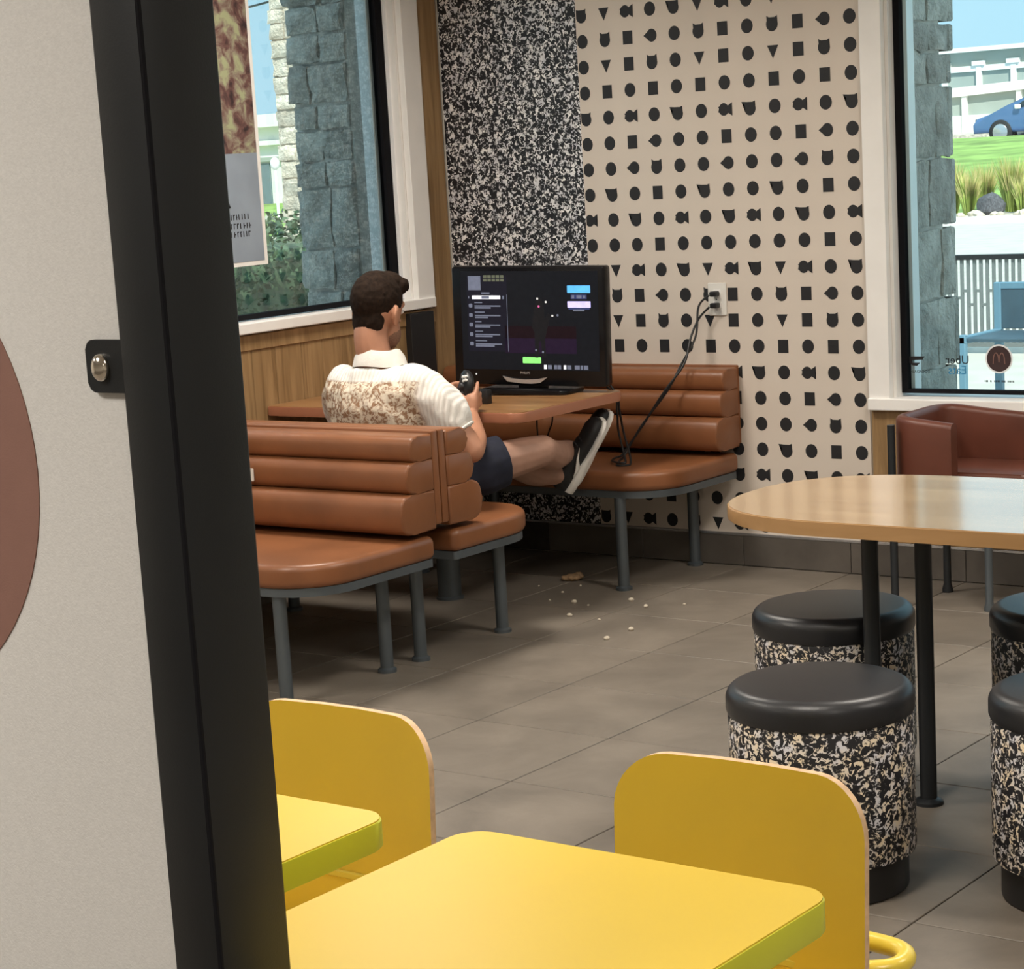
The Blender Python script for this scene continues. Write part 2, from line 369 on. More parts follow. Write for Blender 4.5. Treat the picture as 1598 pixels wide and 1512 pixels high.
# vertical wood planks below the sill, plus the corner strip
y = -.018
ws = [.128, .15, .11, .155, .13, .16, .12, .145, .13, .15, .14, .13, .15, .16, .14, .15, .13, .14, .15, .12, .15, .14]
for i, wd in enumerate(ws):
    top = CZ if i == 0 else 1.0
    MB().box(.0, .014, -wd/2+.001, wd/2-.001, .12, top, .0015, 1).build('plank', 'wall_wood', wl, (0, y-wd/2, 0)); y -= wd
MB().box(.0, .02, -3.1, -.15, .955, 1.012, .002, 1).build('wood_rail', 'wall_wood', wl)
# window_1
w1 = bpy.data.objects.new('window_1', None); COL.objects.link(w1); tag(w1, kind='structure'); w1.location = (0, -1.5, 1.05)
def part(mb, name, mat, par, smooth=False):
    o = mb.build(name, mat, None, (0, 0, 0), smooth); o.parent = par; o.matrix_parent_inverse = Matrix.Translation(par.location).inverted() if par.rotation_euler.z == 0 else par.matrix_basis.inverted(); return o
m = MB(); m.box(0, .03, -.262, -.155, 1.03, 2.66, .003); m.box(0, .03, -3.12, -3.0, 1.03, 2.66, .003); m.box(0, .0295, -3.0, -.262, 2.55, 2.66, .003); part(m, 'casing', 'white_trim', w1)
m = MB(); m.box(-.14, .0, -.275, -.262, 1.05, 2.55); m.box(-.14, .0, -3.0, -2.987, 1.05, 2.55); m.box(-.14, 0, -3.0, -.262, 2.537, 2.55); part(m, 'jamb', 'white_trim', w1)
m = MB(); m.box(-.075, -.035, -.292, -.27, 1.06, 2.53, .002); m.box(-.075, -.035, -2.99, -2.965, 1.06, 2.53, .002); part(m, 'stop', 'white_frame', w1)
m = MB(); m.box(-.072, -.042, -.333, -.29, 1.062, 2.53); m.box(-.072, -.042, -2.97, -2.93, 1.062, 2.53); m.box(-.072, -.042, -2.93, -.333, 1.062, 1.082); m.box(-.072, -.042, -2.93, -.333, 2.50, 2.53); part(m, 'gasket', 'gasket', w1)
m = MB(); m.box(-.130, -.073, -.352, -.27, 1.06, 2.53); part(m, 'outer_stop', 'white_frame', w1)
part(MB().box(-.062, -.056, -2.94, -.325, 1.075, 2.51), 'glass_pane', 'window_glass', w1)
part(MB().box(-.2, .042, -3.12, -.165, 1.018, 1.058, .004), 'sill', 'white_trim', w1)

# back wall (y = 0) with the right window opening
VX0, VX1, VZ0, VZ1 = 2.0, 4.9, .655, 2.55
m = MB()
m.box(0, VX0, 0, .2, -.1, CZ); m.box(VX0, VX1, 0, .2, -.1, VZ0); m.box(VX0, VX1, 0, .2, VZ1, CZ); m.box(VX1, RX, 0, .2, -.1, CZ)
wb = m.build('wall_back', 'plaster'); tag(wb, kind='structure')
MB().box(.0145, .690, -.006, 0, .128, CZ).build('speckled_panel', 'terrazzo_wall', wb)
MB().box(.690, 1.906, -.006, 0, .128, CZ).build('patterned_panel', 'beige_panel', wb)
x = 1.915
for wd in [.15, .14, .155, .13, .15, .14, .15, .16, .13, .15, .14, .15, .15, .14, .15, .15, .14, .15, .15]:
    MB().box(-wd/2+.001, wd/2-.001, -.014, 0, .128, .62, .0015, 1).build('plank', 'wall_wood', wb, (x+wd/2, 0, 0)); x += wd
# printed shapes on the patterned panel
def arc(cx, cy, r, a0, a1, n): return [(cx+r*math.cos(math.radians(a0+(a1-a0)*i/n)), cy+r*math.sin(math.radians(a0+(a1-a0)*i/n))) for i in range(n+1)]
R_ = .0275
SH = {
 'C': arc(0, 0, R_, 0, 342, 19),
 'S': [(-.024, -.026), (.024, -.026), (.024, .026), (-.024, .026)],
 'T': [(0, -.028), (.026, .022), (-.026, .022)],
 'H': arc(0, -.002, R_*.98, 150, 390, 16)+[(.0245, .030), (.013, .0235), (-.013, .0235), (-.0245, .030)],
 'P': arc(.004, 0, R_*.92, 212, 508, 16)+[(-.036, 0)],
 'B': arc(0, -.003, R_*.96, 152, 390, 16)+[(.0245, .026), (.012, .0215), (-.014, .0220), (-.038, .0240)],
 'F': arc(-.008, 0, .024, 35, 150, 8)+[(-.034, .010), (-.028, 0), (-.034, -.010)]+arc(-.008, 0, .024, 210, 325, 8)+[(.032, -.026), (.028, 0), (.032, .026)]}
ROWS = ['BTFCBTFBTFCB', 'CHSPCHSCHSPC', 'CTSHCTSCTSHC', 'CSCSCSCCSCSC', 'BCFCBCFBCFCB', 'CCSPCCSCCSPC', 'CCPHCCPCCPHC', 'CBCSCBCCBCSC', 'FCBCFCBFCBCF', 'CCCSCCCCCCSC']
bm = bmesh.new()
for k in range(-6, 21):
    for c, ch in enumerate(ROWS[k % 10]):
        cx, cz = .717+c*.1047, 2.1175-k*.0978
        if cz > CZ-.05: continue
        vs = [bm.verts.new((min(max(cx+a*.91, .694), 1.903), -.0068, cz+b*.96)) for a, b in SH[ch]]
        f = bm.faces.new(vs)
bmesh.ops.triangulate(bm, faces=bm.faces); bmesh.ops.recalc_face_normals(bm, faces=bm.faces)
me = bpy.data.meshes.new('printed_pattern'); bm.to_mesh(me); bm.free(); me.materials.append(MT['print_black'])
inst('printed_pattern', me, wb, (0, 0, 0))
# window_2
w2 = bpy.data.objects.new('window_2', None); COL.objects.link(w2); tag(w2, kind='structure'); w2.location = (3.4, 0, .65)
m = MB(); m.box(1.915, 2.0, -.03, 0, .63, 2.64, .003); m.box(4.9, 5.0, -.03, 0, .63, 2.64, .003); m.box(2.0, 4.9, -.0295, 0, 2.55, 2.64, .003); part(m, 'casing', 'white_trim', w2)
m = MB(); m.box(2.0, 2.012, 0, .14, .655, 2.55); m.box(4.888, 4.9, 0, .14, .655, 2.55); m.box(2.0, 4.9, 0, .14, 2.538, 2.55); part(m, 'jamb', 'white_trim', w2)
m = MB(); m.box(2.008, 2.036, .042, .072, .674, 2.53); m.box(4.86, 4.89, .042, .072, .674, 2.53); m.box(2.036, 4.86, .042, .072, .674, .688); m.box(2.036, 4.86, .042, .072, 2.5, 2.53); part(m, 'gasket', 'gasket', w2)
m = MB(); m.box(2.0, 2.050, .073, .125, .68, 2.53); part(m, 'outer_stop', 'white_frame', w2)
part(MB().box(2.03, 4.87, .056, .062, .68, 2.51), 'glass_pane', 'window_glass', w2)
part(MB().box(1.915, 5.0, -.042, .2, .618, .662, .004), 'sill', 'white_trim', w2)
# tiled skirting
bb = MB().box(0, RX, -.008, 0.0, 0, .118).build('baseboard_back', 'grout'); tag(bb, kind='structure')
btm = MB().box(-T/2+.001, T/2-.001, -.016, 0, .001, .118, .002, 1).mesh('skirting_tile', 'base_tile')
for i in range(-4, 9):
    x0 = 1.815+T*i
    if x0 < -.01: continue
    inst('skirting_tile', btm, bb, (x0+T/2, 0, 0))
MB().box(0, 6, -.0175, 0, .118, .128, .001, 1).build('metal_strip', 'silver', bb)
bl = MB().box(0, .012, -8, -.02, 0, .118).build('baseboard_left', 'base_tile'); tag(bl, kind='structure')
# unseen sides of the dining room
for nm, a in (('wall_right', (RX, RX+.2, RY0, .2, -.1, CZ)), ('wall_front', (-.2, RX+.2, RY0-.2, RY0, -.1, CZ))):
    tag(MB().box(*a).build(nm, 'plaster'), kind='structure')
# ceiling lamps (square recessed panels)
for i, (lx, ly) in enumerate([(.95, -1.7), (3.4, -1.5), (1.0, -4.2), (3.5, -4.3), (5.9, -2.4), (6.1, -5.6), (3.5, -7.2), (1.2, -7.0), (7.6, -8.6)]):
    e = empty('ceiling_light', (lx, ly, CZ), 'square recessed panel lamp with warm diffuser flush in the white ceiling', 'lamp', 'ceiling panel lamps')
    MB().box(-.32, .32, -.32, .32, -.014, 0, .004, 1).build('frame', 'white_frame', e)
    MB().box(-.29, .29, -.29, .29, -.017, -.0145).build('diffuser', 'lamp_diffuser', e)
    L = bpy.data.lights.new('panel', 'AREA'); L.shape = 'SQUARE'; L.size = .56; L.energy = LAMP_W; L.color = (1, .925, .83); L.spread = math.radians(150)
    lo = bpy.data.objects.new('lamp_light', L); COL.objects.link(lo); lo.parent = e; lo.location = (0, 0, -.03)

# ================================================================== FURNITURE
# ---- booth benches
def roll_outline(z0, z1, dep):
    h = (z1-z0)/2; r = min(h, .055); zc = (z0+z1)/2; out = [(0, z0+.004), (.006, z0)]
    for i in range(13):
        a = math.radians(-90+180*i/12); ca, sa = math.cos(a), math.sin(a)
        out.append((dep-r+r*abs(ca)**.75, zc+h*math.copysign(abs(sa)**.75, sa)))
    out += [(.006, z1), (0, z1-.004)]; return out
def bench(yb, s, dep, lf, xe, label):
    e = empty('booth_bench', (0, yb, 0), label, 'bench')
    def fl(pts): return [(s*a, b) for a, b in pts]
    for z0, z1, d in ((.687, .768, .112), (.588, .689, .136), (.463, .590, .172)):
        MB().prism(fl(roll_outline(z0, z1, d)), .02, xe, 'x', .010, 3).build('back_roll', 'tan_leather', e, (0, 0, 0), True)
    o = rrect(.02, xe-.004, .475, .775, .006, 3)
    MB().prism(o, min(-s*.033, -s*.002), max(-s*.033, -s*.002), 'y', .005, 2).build('back_panel', 'tan_leather', e, (0, 0, 0), True)
    pl = rrect(.018, xe+.004, .012, dep, [.03, .03, .20, .03], 10); pl = [(a, s*b) for a, b in pl]
    if s < 0: pl = pl[::-1]
    pillow(MB(), pl, .371, .445, .022).build('seat_cushion', 'tan_leather', e, (0, 0, 0), True)
    pl = rrect(.03, xe-.006, .02, dep-.014, [.01, .012, .19, .02], 10); pl = [(a, s*b) for a, b in pl]
    if s < 0: pl = pl[::-1]
    MB().prism(pl, .346, .372, 'z', .002, 1).build('seat_frame', 'steel_grey', e, (0, 0, 0), True)
    MB().box(.05, xe-.16, min(s*.0, s*.03), max(s*.0, s*.03), .36, .50).build('back_bracket', 'dark_steel', e)
    for lx in (.2, 1.165):
        for f in lf:
            MB().lathe([(.031, 0), (.031, .010), (.024, .014), (.0215, .016), (.0215, .347)], (lx, s*f, 0), 20).build('leg', 'steel_grey', e, (0, 0, 0), True)
    return e
bench(-1.860, -1, .605, (.081, .560), 1.345, 'tan leather booth bench back to back with the seated man, facing away from the television')
bench(-1.790, +1, .525, (.022, .471), 1.345, 'tan leather booth bench the man in the white shirt sits on')
bench(-.020, -1, .575, (.045, .545), 1.362, 'tan leather booth bench against the dotted wall behind the television')

# ---- booth table
TX, TZ = 1.192, .74
e = empty('booth_table', (.63, -.93, 0), 'brown wood booth table carrying the television, wall end under the window', 'table')
def loc(o, e): o.location = -V(e.location); return o
loc(MB().prism(rrect(.016, TX, -1.190, -.53, [.012, .05, .05, .012], 6), TZ-.036, TZ-.002, 'z', .003, 2).build('edge_band', 'copper_edge', e, (0, 0, 0), True), e)
loc(MB().prism(rrect(.018, TX-.003, -1.187, -.533, [.012, .048, .048, .012], 6), TZ-.0025, TZ, 'z').build('table_top', 'walnut_top', e), e)
MB().lathe([(.052, 0), (.052, .008), (.044, .012), (.043, .70)], (0, 0, 0), 28).build('pedestal', 'steel_grey', e, (0, 0, 0), True)
MB().box(-.2, .2, -.05, .05, .685, .705).build('top_bracket', 'dark_steel', e)

# ---- oval table with four posts
e = empty('oval_table', (3.5, -2.415, 0), 'light oak oval table on black steel posts among the round stools', 'table')
def oval(x0, x1, y0, y1, ex, n=20):
    hy = (y1-y0)/2; yc = (y0+y1)/2; out = []
    for i in range(n+1):
        a = math.radians(-90+180*i/n); ca, sa = math.cos(a), math.sin(a)
        out.append((x1-ex+ex*abs(ca)**.85, yc+hy*math.copysign(abs(sa)**.85, sa)))
    for i in range(n+1):
        a = math.radians(90+180*i/n); ca, sa = math.cos(a), math.sin(a)
        out.append((x0+ex-ex*abs(ca)**.85, yc+hy*math.copysign(abs(sa)**.85, sa)))
    return out
loc(MB().prism(oval(2.822, 4.30, -2.765, -2.063, .40), .706, .739, 'z', .003, 2).build('edge_band', 'oak_edge', e, (0, 0, 0), True), e)
loc(MB().prism(oval(2.826, 4.296, -2.761, -2.067, .40), .7385, .741, 'z').build('table_top', 'oak_top', e), e)
for lx, ly in ((3.215, -2.535), (3.322, -2.470), (3.93, -2.50), (4.03, -2.43)):
    loc(MB().lathe([(.036, 0), (.036, .008), (.03, .013), (.0205, .016), (.0205, .707)], (lx, ly, 0), 20).build('post', 'dark_steel', e, (0, 0, 0), True), e)
loc(MB().box(3.12, 4.12, -2.58, -2.38, .69, .707).build('under_plate', 'dark_steel', e), e)

# ---- round stools
def stool(): 
    e = empty('round_stool', (0, 0, 0), 'x', 'stool', 'speckled stools at the oval table')
    MB().lathe([(.175, .0), (.182, .004), (.182, .085)], n=40).build('base', 'black_plastic', e, (0, 0, 0), True)
    MB().lathe([(.182, .080), (.198, .086), (.200, .095), (.200, .385), (.195, .395)], n=48).build('drum', 'terrazzo_stool', e, (0, 0, 0), True)
    pr = [(.188, .388), (.200, .392), (.2035, .402), (.2035, .425)]
    for i in range(1, 9):
        a = math.radians(90*i/8); pr.append((.1735+.03*math.cos(a), .425+.030*math.sin(a)))
    pr += [(.10, .459), (.0, .460)]; pr[-1] = (.01, .460)
    MB().lathe(pr, n=48).build('cushion', 'black_vinyl', e, (0, 0, 0), True)
    return e
st0 = stool()
for i, (sx, sy, lb) in enumerate([(3.373, -3.085, 'black-topped speckled round stool next to the yellow chair backs, in front of the oval table'),
        (3.022, -2.372, 'black-topped speckled round stool tucked under the rounded end of the oval table'),
        (3.905, -2.905, 'black-topped speckled round stool at the long edge of the oval table, past the steel posts'),
        (3.565, -2.150, 'black-topped speckled round stool on the leather armchair side of the oval table')]):
    o = st0 if i == 0 else copy_tree(st0)
    o.location = (sx, sy, 0); o['label'] = lb; o.rotation_euler.z = i*1.3

# ---- tub armchair beneath the right window
e = empty('tub_chair', (2.20, -.24, 0), 'dark brown leather tub armchair with wraparound back under the right window', 'armchair')
hw = .185; path = [(.235, -hw), (.20, -hw), (.15, -hw), (.10, -hw)]
for i in range(1, 7):
    a = math.radians(-90-90*i/6); path.append((.10+.085*math.cos(a), -hw+.085+.085*math.sin(a)))
path += [(.015, .03)]
for i in range(0, 7):
    a = math.radians(180-90*i/6); path.append((.10+.085*math.cos(a), hw-.085+.085*math.sin(a)))
path += [(.2, hw), (.34, hw), (.44, hw)]
path = [V((a, b, 0)) for a, b in path]
secs = []
for i, p in enumerate(path):
    t = (path[min(i+1, len(path)-1)]-path[max(i-1, 0)]).normalized(); nrm = V((-t.y, t.x, 0))
    top = .628+.026*min(1, max(0, (.30-p.x)/.25)); cs = rrect(-.024, .024, .41, top, .02, 4)
    secs.append([p+nrm*a+V((0, 0, b)) for a, b in cs])
MB().loft(secs).build('shell', 'brown_leather', e, (0, 0, 0), True)
MB().prism(rrect(.045, .50, -.155, .155, .04, 5), .395, .465, 'z', .02, 3).build('seat_cushion', 'brown_leather', e, (0, 0, 0), True)
MB().prism(rrect(.03, .49, -.165, .165, .03, 5), .375, .397, 'z').build('seat_frame', 'dark_steel', e)
for lx, ly, zt, mm in ((.016, -.212, .628, 'dark_steel'), (.085, .055, .40, 'dark_steel'), (.35, -.18, .38, 'steel_grey'), (.42, .13, .38, 'steel_grey')):
    MB().lathe([(.019, 0), (.019, .012), (.0135, .03), (.0135, zt)], (lx, ly, 0), 14).build('leg', mm, e, (0, 0, 0), True)
MB().box(-.04, .06, -.178, -.172, .40, .43).build('bracket', 'dark_steel', e)

# ---- yellow tables and chairs
def ytable(x0, x1, label):
    e = empty('yellow_table', ((x0+x1)/2, -5.26, 0), label, 'table')
    hx = (x1-x0)/2
    MB().prism(rrect(-hx, hx, -.30, .295, .045, 7), .699, .738, 'z', .002, 1).build('edge_band', 'yellow_edge', e, (0, 0, 0), True)
    MB().prism(rrect(-hx+.002, hx-.002, -.298, .293, .044, 7), .7378, .740, 'z').build('table_top', 'yellow_laminate', e)
    MB().lathe([(.20, 0), (.20, .012), (.035, .03), (.032, .70)], n=24).build('pedestal', 'dark_steel', e, (0, 0, 0), True)
    return e
ytable(3.885, 4.436, 'square yellow laminate table in front of the chair with the visible tube loop')
ytable(3.205, 3.756, 'square yellow laminate table half hidden behind the black partition post')
def ychair(xc, y, label, rz=0):
    e = empty('yellow_chair', (xc, y, 0), label, 'chair', rz=rz)
    hw = .195
    # bent plywood back: rounded board, slightly dished and reclined
    out = rrect(-hw, hw, .40, .792, [.02, .02, .078, .078], 8)
    pts = []
    for i in range(len(out)):
        a, b = V(out[i]), V(out[(i+1) % len(out)]); k = max(1, int((b-a).length/.06))
        pts += [tuple(a+(b-a)*j/k) for j in range(k)]
    def dish(a, z): return .026*(a/hw)**2*-1+.055*(z-.62)
    m = MB(); bm = m.bm; n = len(pts)
    def ring(sc, off): return [bm.verts.new((a*sc, dish(a*sc, .60+(z-.60)*sc)+off, .60+(z-.60)*sc)) for a, z in pts]
    fr = [ring(s, 0) for s in (1, .66, .33)]; bk = [ring(s, .012) for s in (1, .66, .33)]
    for rs in (fr, bk):
        c = bm.verts.new((0, dish(0, .6)+(0 if rs is fr else .012), .6))
        for A, B in zip(rs, rs[1:]):
            for i in range(n): bm.faces.new((A[i], A[(i+1) % n], B[(i+1) % n], B[i]))
        for i in range(n): bm.faces.new((rs[-1][i], rs[-1][(i+1) % n], c))
    for i in range(n): bm.faces.new((fr[0][i], fr[0][(i+1) % n], bk[0][(i+1) % n], bk[0][i])).material_index = 1
    m.build('backrest', ['yellow_ply', 'ply_edge'], e, (0, 0, 0), True)
    MB().prism(rrect(-hw, hw, -.40, -.03, [.07, .07, .02, .02], 6), .432, .446, 'z', .003, 2).build('seat', ['yellow_ply'], e, (0, 0, 0), True)
    for sx in (-1, 1):
        MB().tube(spline([(sx*.17, -.34, .43), (sx*.185, -.36, .2), (sx*.19, -.37, .0)], 4), .012, 10).build('leg', 'yellow_tube', e, (0, 0, 0), True)
        MB().tube(spline([(sx*.16, -.06, .43), (sx*.175, .03, .2), (sx*.185, .08, .0)], 4), .012, 10).build('leg', 'yellow_tube', e, (0, 0, 0), True)
    # flat tube loop behind the back
    lp = [(-.12, .016, .524), (-.17, .020, .524), (-.20, .05, .524), (-.19, .095, .524), (-.14, .115, .524), (0, .118, .524), (.14, .115, .524), (.19, .095, .524), (.20, .05, .524), (.17, .020, .524), (.12, .016, .524)]
    MB().tube(spline(lp, 6), .0135, 12).build('tube_loop', 'yellow_tube', e, (0, 0, 0), True)
    MB().box(-.10, .10, -.01, .118, .518, .530, .002, 1).build('loop_bracket', 'yellow_tube', e)
    return e
ychair(4.150, -4.705, 'yellow plywood chair with a bent tube loop showing beside its backrest')
ychair(3.428, -4.705, 'yellow plywood chair partly hidden behind the black partition post')

# ---- partition screen: black post, pale panel with a brown disc
pc = W(285, 700, 'y', -5.743); px1 = pc.x-.008
e = empty('partition_screen', (px1-.03, -5.70, 0), 'black steel partition post clamping a pale speckled panel with a brown disc', 'partition')
m = MB(); m.box(px1-.064, px1, -5.743, -5.646, 0, CZ, .0035, 2); loc(m.build('post', 'black_powder', e, (0, 0, 0), True), e)
loc(MB().box(px1-.0045, px1+.0006, -5.7436, -5.739, 0, CZ, .001, 1).build('corner_groove', 'gasket', e), e)
loc(MB().box(2.9, px1-.060, -5.735, -5.720, .12, 2.45, .002, 1).build('panel', 'screen_panel', e), e)
rp = W(57, 735, 'y', -5.737); R0 = .25
loc(MB().prism([(rp.x-R0+R0*math.cos(2*math.pi*i/72), rp.z+R0*math.sin(2*math.pi*i/72)) for i in range(72)], -5.7362, -5.7345, 'y').build('printed_disc', 'panel_circle', e), e)
a, b = W(133, 530, 'y', -5.741), W(140, 612, 'y', -5.741)
tb = loc(MB().prism(rrect(a.x, px1-.058, b.z, a.z, [.009, .001, .001, .009], 6), -5.7425, -5.7365, 'y', .001, 1).build('clamp_tab', 'black_powder', e, (0, 0, 0), True), e)
bp = W(156, 574, 'y', -5.745)
bo = MB().ell((0, 0, 0), (.0105, .008, .0135), n=20, m=12).build('bolt', 'chrome', tb, (bp.x, -5.744, bp.z), True)

# ---- black panel under the left window, wall outlet
tag(MB().box(0, .032, -.075, .075, -.33, .0, .003, 2).build('wall_cabinet', 'black_plastic', None, (.0145, -.268, 1.005)), 'flat black box fixed to the wood wall beneath the left window', 'wall box')
oc = W(1119, 467, 'y', -.012)
e = empty('wall_outlet', (oc.x, -.006, oc.z), 'white double wall outlet with two black plugs on the dotted wall', 'outlet')
MB().prism(rrect(-.040, .040, -.062, .062, .006, 3), -.006, 0, 'y', .002, 1).build('cover_plate', 'white_plastic', e)
for dz in (.022, -.022):
    MB().prism(rrect(-.018, .018, dz-.016, dz+.016, .008, 4), -.0085, -.005, 'y').build('socket', 'white_trim', e)
MB().lathe([(.003, 0), (.003, .002)], n=10).build('screw', 'silver', e, (0, -.0075, 0)).rotation_euler.x = math.pi/2
# ---- power cords: plug at the outlet, droop to the bench, rise to the television
def cord(z_out, jit, label, end):
    p0 = V((oc.x, -.006, oc.z+z_out))
    e = empty('power_cord', p0, label, 'cord')
    pts = [p0+V((-.012, -.045, -.004)), p0+V((-.05, -.06, -.045)), W(1083+jit, 525, 'y', -.10), W(1066-jit, 568, 'y', -.16), W(1040+jit*.5, 610, 'y', -.21), W(1002-jit*.5, 665, 'y', -.24), W(972+jit*.6, 712, 'y', -.30), V((1.045+jit*.004, -.40, .449)), V((1.10, -.46-jit*.004, .449)), V((1.13+jit*.003, -.44, .455)), W(970+jit, 672, 'y', -.45), W(966+jit*.4, 642, 'y', -.49), W(959+jit*.4, 612, 'y', -.513), end+V((.022, .034, -.012)), end]
    if jit < 0: pts = pts[:2]+[v+V((.002, -.011, 0)) for v in pts[2:-2]]+pts[-2:]
    q = spline(pts, 8)
    for v in q:                                    # lie on the cushion, the second cord on top of the first
        if v.z < .52 and v.y < -.2: v.z = max(v.z, .4485 if jit > 0 else .4568)
    q = [v-p0 for v in q]
    MB().tube(q, .0042, 8).build('cable', 'rubber_cord', e, (0, 0, 0), True)
    MB().prism(rrect(-.014, .014, -.010, .010, .006, 4), -.040, -.0085, 'y', .003, 2).build('plug', 'black_plastic', e, (0, 0, 0), True)
cord(.022, 2.5, 'black power cord from the upper socket of the wall outlet to the television', V((1.014, -.562, .850)))
cord(-.022, -3.0, 'black power cord from the lower socket of the wall outlet, sagging onto the bench', V((.975, -.568, .850)))
# thin leads hanging under the booth table
for a, b, c in (((838, 662), (839, 680), (838, 700)), ((862, 656), (857, 672), (849, 690))):
    pts = [W(*a, 'y', -.60), W(*b, 'y', -.60), W(*c, 'y', -.60)+V((0, 0, -.02))]
    pts = [V((pts[0].x+.004, pts[0].y, TZ-.033)), pts[0]]+pts[1:]
    p0 = pts[0]; o = MB().tube([v-p0 for v in spline(pts, 5)], .003, 6).build('hanging_lead', 'rubber_cord', None, p0, True)
    tag(o, 'thin black lead hanging under the end of the booth table', 'cord', 'leads under the booth table')

# ---- television
tv = empty('television', (.86, -.66, TZ), 'black flat television showing a dark game menu, standing on the booth table', 'television', rz=math.radians(10)); tv.rotation_euler.y = math.radians(1.5); tv.location.z += .004
MB().prism(rrect(-.305, .318, .026, .463, .012, 4), -.022, .028, 'y', .006, 2).build('cabinet', 'black_gloss', tv, (0, 0, 0), True)
MB().prism(rrect(-.20, .21, .07, .40, .03, 4), .0275, .075, 'y', .012, 2).build('rear_housing', 'black_plastic', tv, (0, 0, 0), True)
MB().prism(rrect(-.175, .185, -.085, .085, .03, 5), .0, .016, 'z', .004, 2).build('stand_base', 'black_gloss', tv, (0, 0, 0), True)
MB().box(-.055, .06, .0, .03, .012, .09, .006, 2).build('stand_neck', 'black_gloss', tv)
cr = [(-.104, .060), (-.086, .040), (-.03, .034), (.012, .033), (.05, .037), (.08, .058), (.04, .0505), (-.012, .048), (-.065, .0515)]
MB().prism(cr[::-1], -.0265, -.0222, 'y').build('silver_crescent', 'silver', tv)
text('maker_name', 'PHILIPS', .0125, 'silver', tv, Matrix.Translation((-.012, -.0228, .072)) @ Matrix.Rotation(math.pi/2, 4, 'X'))
sc = MB().box(-.268, .290, -.0232, -.0222, .083, .445).build('screen', 'screen_dark', tv)
def ui(x0, x1, z0, z1, mat, name='menu_block', lay=1, r=0):
    y1 = -.0232-.00012*(lay-1); y0 = -.0232-.00012*lay
    return MB().prism(rrect(x0, x1, z0, z1, r, 3) if r else [(x0, z0), (x1, z0), (x1, z1), (x0, z1)], y0, y1, 'y').build(name, mat, sc)
ui(-.09, .20, .145, .20, 'ui_floor'); ui(-.09, .20, .20, .245, 'ui_dusk')
ui(-.242, -.077, .15, .43, 'ui_panel', 'menu_panel'); ui(-.0785, -.0765, .15, .36, 'ui_bar', lay=2)
ui(-.236, -.184, .376, .428, 'ui_bar', lay=2)
for i in range(5):
    for j in range(2): ui(-.172+i*.0175, -.158+i*.0175, .408+j*.013, .418+j*.013, 'ui_olive', lay=2)
ui(-.182, -.148, .362, .368, 'ui_bar', lay=2); ui(-.222, -.104, .343, .356, 'ui_white', lay=2, r=.002); ui(-.182, -.150, .3445, .3545, 'ui_bar', lay=3)
ui(-.237, -.233, .345, .354, 'ui_bar', lay=2); ui(-.096, -.089, .343, .355, 'ui_bar', lay=2)
random.seed(3)
for i in range(5):
    zt = .322-i*.0352
    ui(-.236, -.221, zt-.010, zt+.004, 'ui_bar', lay=2, r=.004)
    ui(-.212, -.176+random.uniform(-.01, .015), zt+.006, zt+.010, 'ui_panel' if i == 9 else 'ui_bar', lay=2)
    ui(-.212, -.098-random.uniform(0, .012), zt-.007, zt-.002, 'ui_bar', lay=2); ui(-.212, -.15+random.uniform(-.01, .03), zt-.014, zt-.0085, 'ui_bar', lay=2)
ui(.168, .260, .366, .393, 'ui_blue', 'menu_button', r=.002); ui(.182, .245, .344, .360, 'ui_navy'); ui(.186, .196, .346, .358, 'ui_bar', lay=2); ui(.205, .225, .346, .358, 'ui_bar', lay=2); ui(.230, .240, .347, .357, 'ui_bar', lay=2)
ui(.168, .260, .313, .336, 'ui_lavender', 'menu_button', r=.002); ui(.19, .235, .300, .307, 'ui_bar'); ui(.172, .256, .306, .313, 'ui_navy')
ui(-.020, .055, .108, .131, 'ui_green', 'menu_button', r=.003)
for i, (a, wd) in enumerate(((.066, .012), (.082, .016), (.107, .012), (.121, .014), (.146, .010), (.160, .016), (.190, .02), (.213, .01), (.226, .018))):
    ui(a, a+wd, .088, .103, 'ui_white' if i in (0, 4) else 'ui_bar')
# dim standing figure in the picture
fig = [(.032, .13), (.044, .13), (.05, .19), (.057, .19), (.062, .13), (.076, .13), (.074, .2), (.088, .25), (.098, .285), (.086, .292), (.075, .27), (.073, .31), (.064, .345), (.044, .345), (.034, .31), (.026, .27), (.022, .24), (.032, .22)]
MB().prism(fig, -.02346, -.0232, 'y').build('menu_figure', 'ui_figure', sc)
for a, b, mm in ((.047, .345, 'ui_glow'), (.052, .317, 'ui_pink'), (.081, .333, 'ui_glow'), (.106, .283, 'ui_glow'), (.127, .285, 'ui_bar'), (.036, .157, 'ui_bar'), (.064, .150, 'ui_bar')):
    ui(a-.004, a+.004, b-.004, b+.004, mm, 'menu_spark', lay=4, r=.003)
MB().lathe([(.003, 0), (.003, .0015)], n=10).build('power_light', 'ui_glow', tv, (-.215, -.0225, .065)).rotation_euler.x = math.pi/2
# black adapter box on the table
ap = W(757, 632, 'z', TZ)
tag(MB().prism(rrect(-.02, .02, -.016, .016, .005, 3), 0, .052, 'z', .004, 2).build('adapter_box', 'black_plastic', None, (ap.x-.02, ap.y+.03, TZ), True), 'small black upright adapter box on the booth table beside the controller', 'adapter')
# paper tag on the near bench
cp = W(391, 741, 'y', -2.0)
tag(MB().prism(rrect(-.03, .014, -.021, .021, .003, 3), -.003, .0, 'y', .0008, 1).build('paper_tag', 'white_plastic', None, (cp.x, -1.998, cp.z)), 'small white tag stuck on the bench back beside the black post', 'tag')

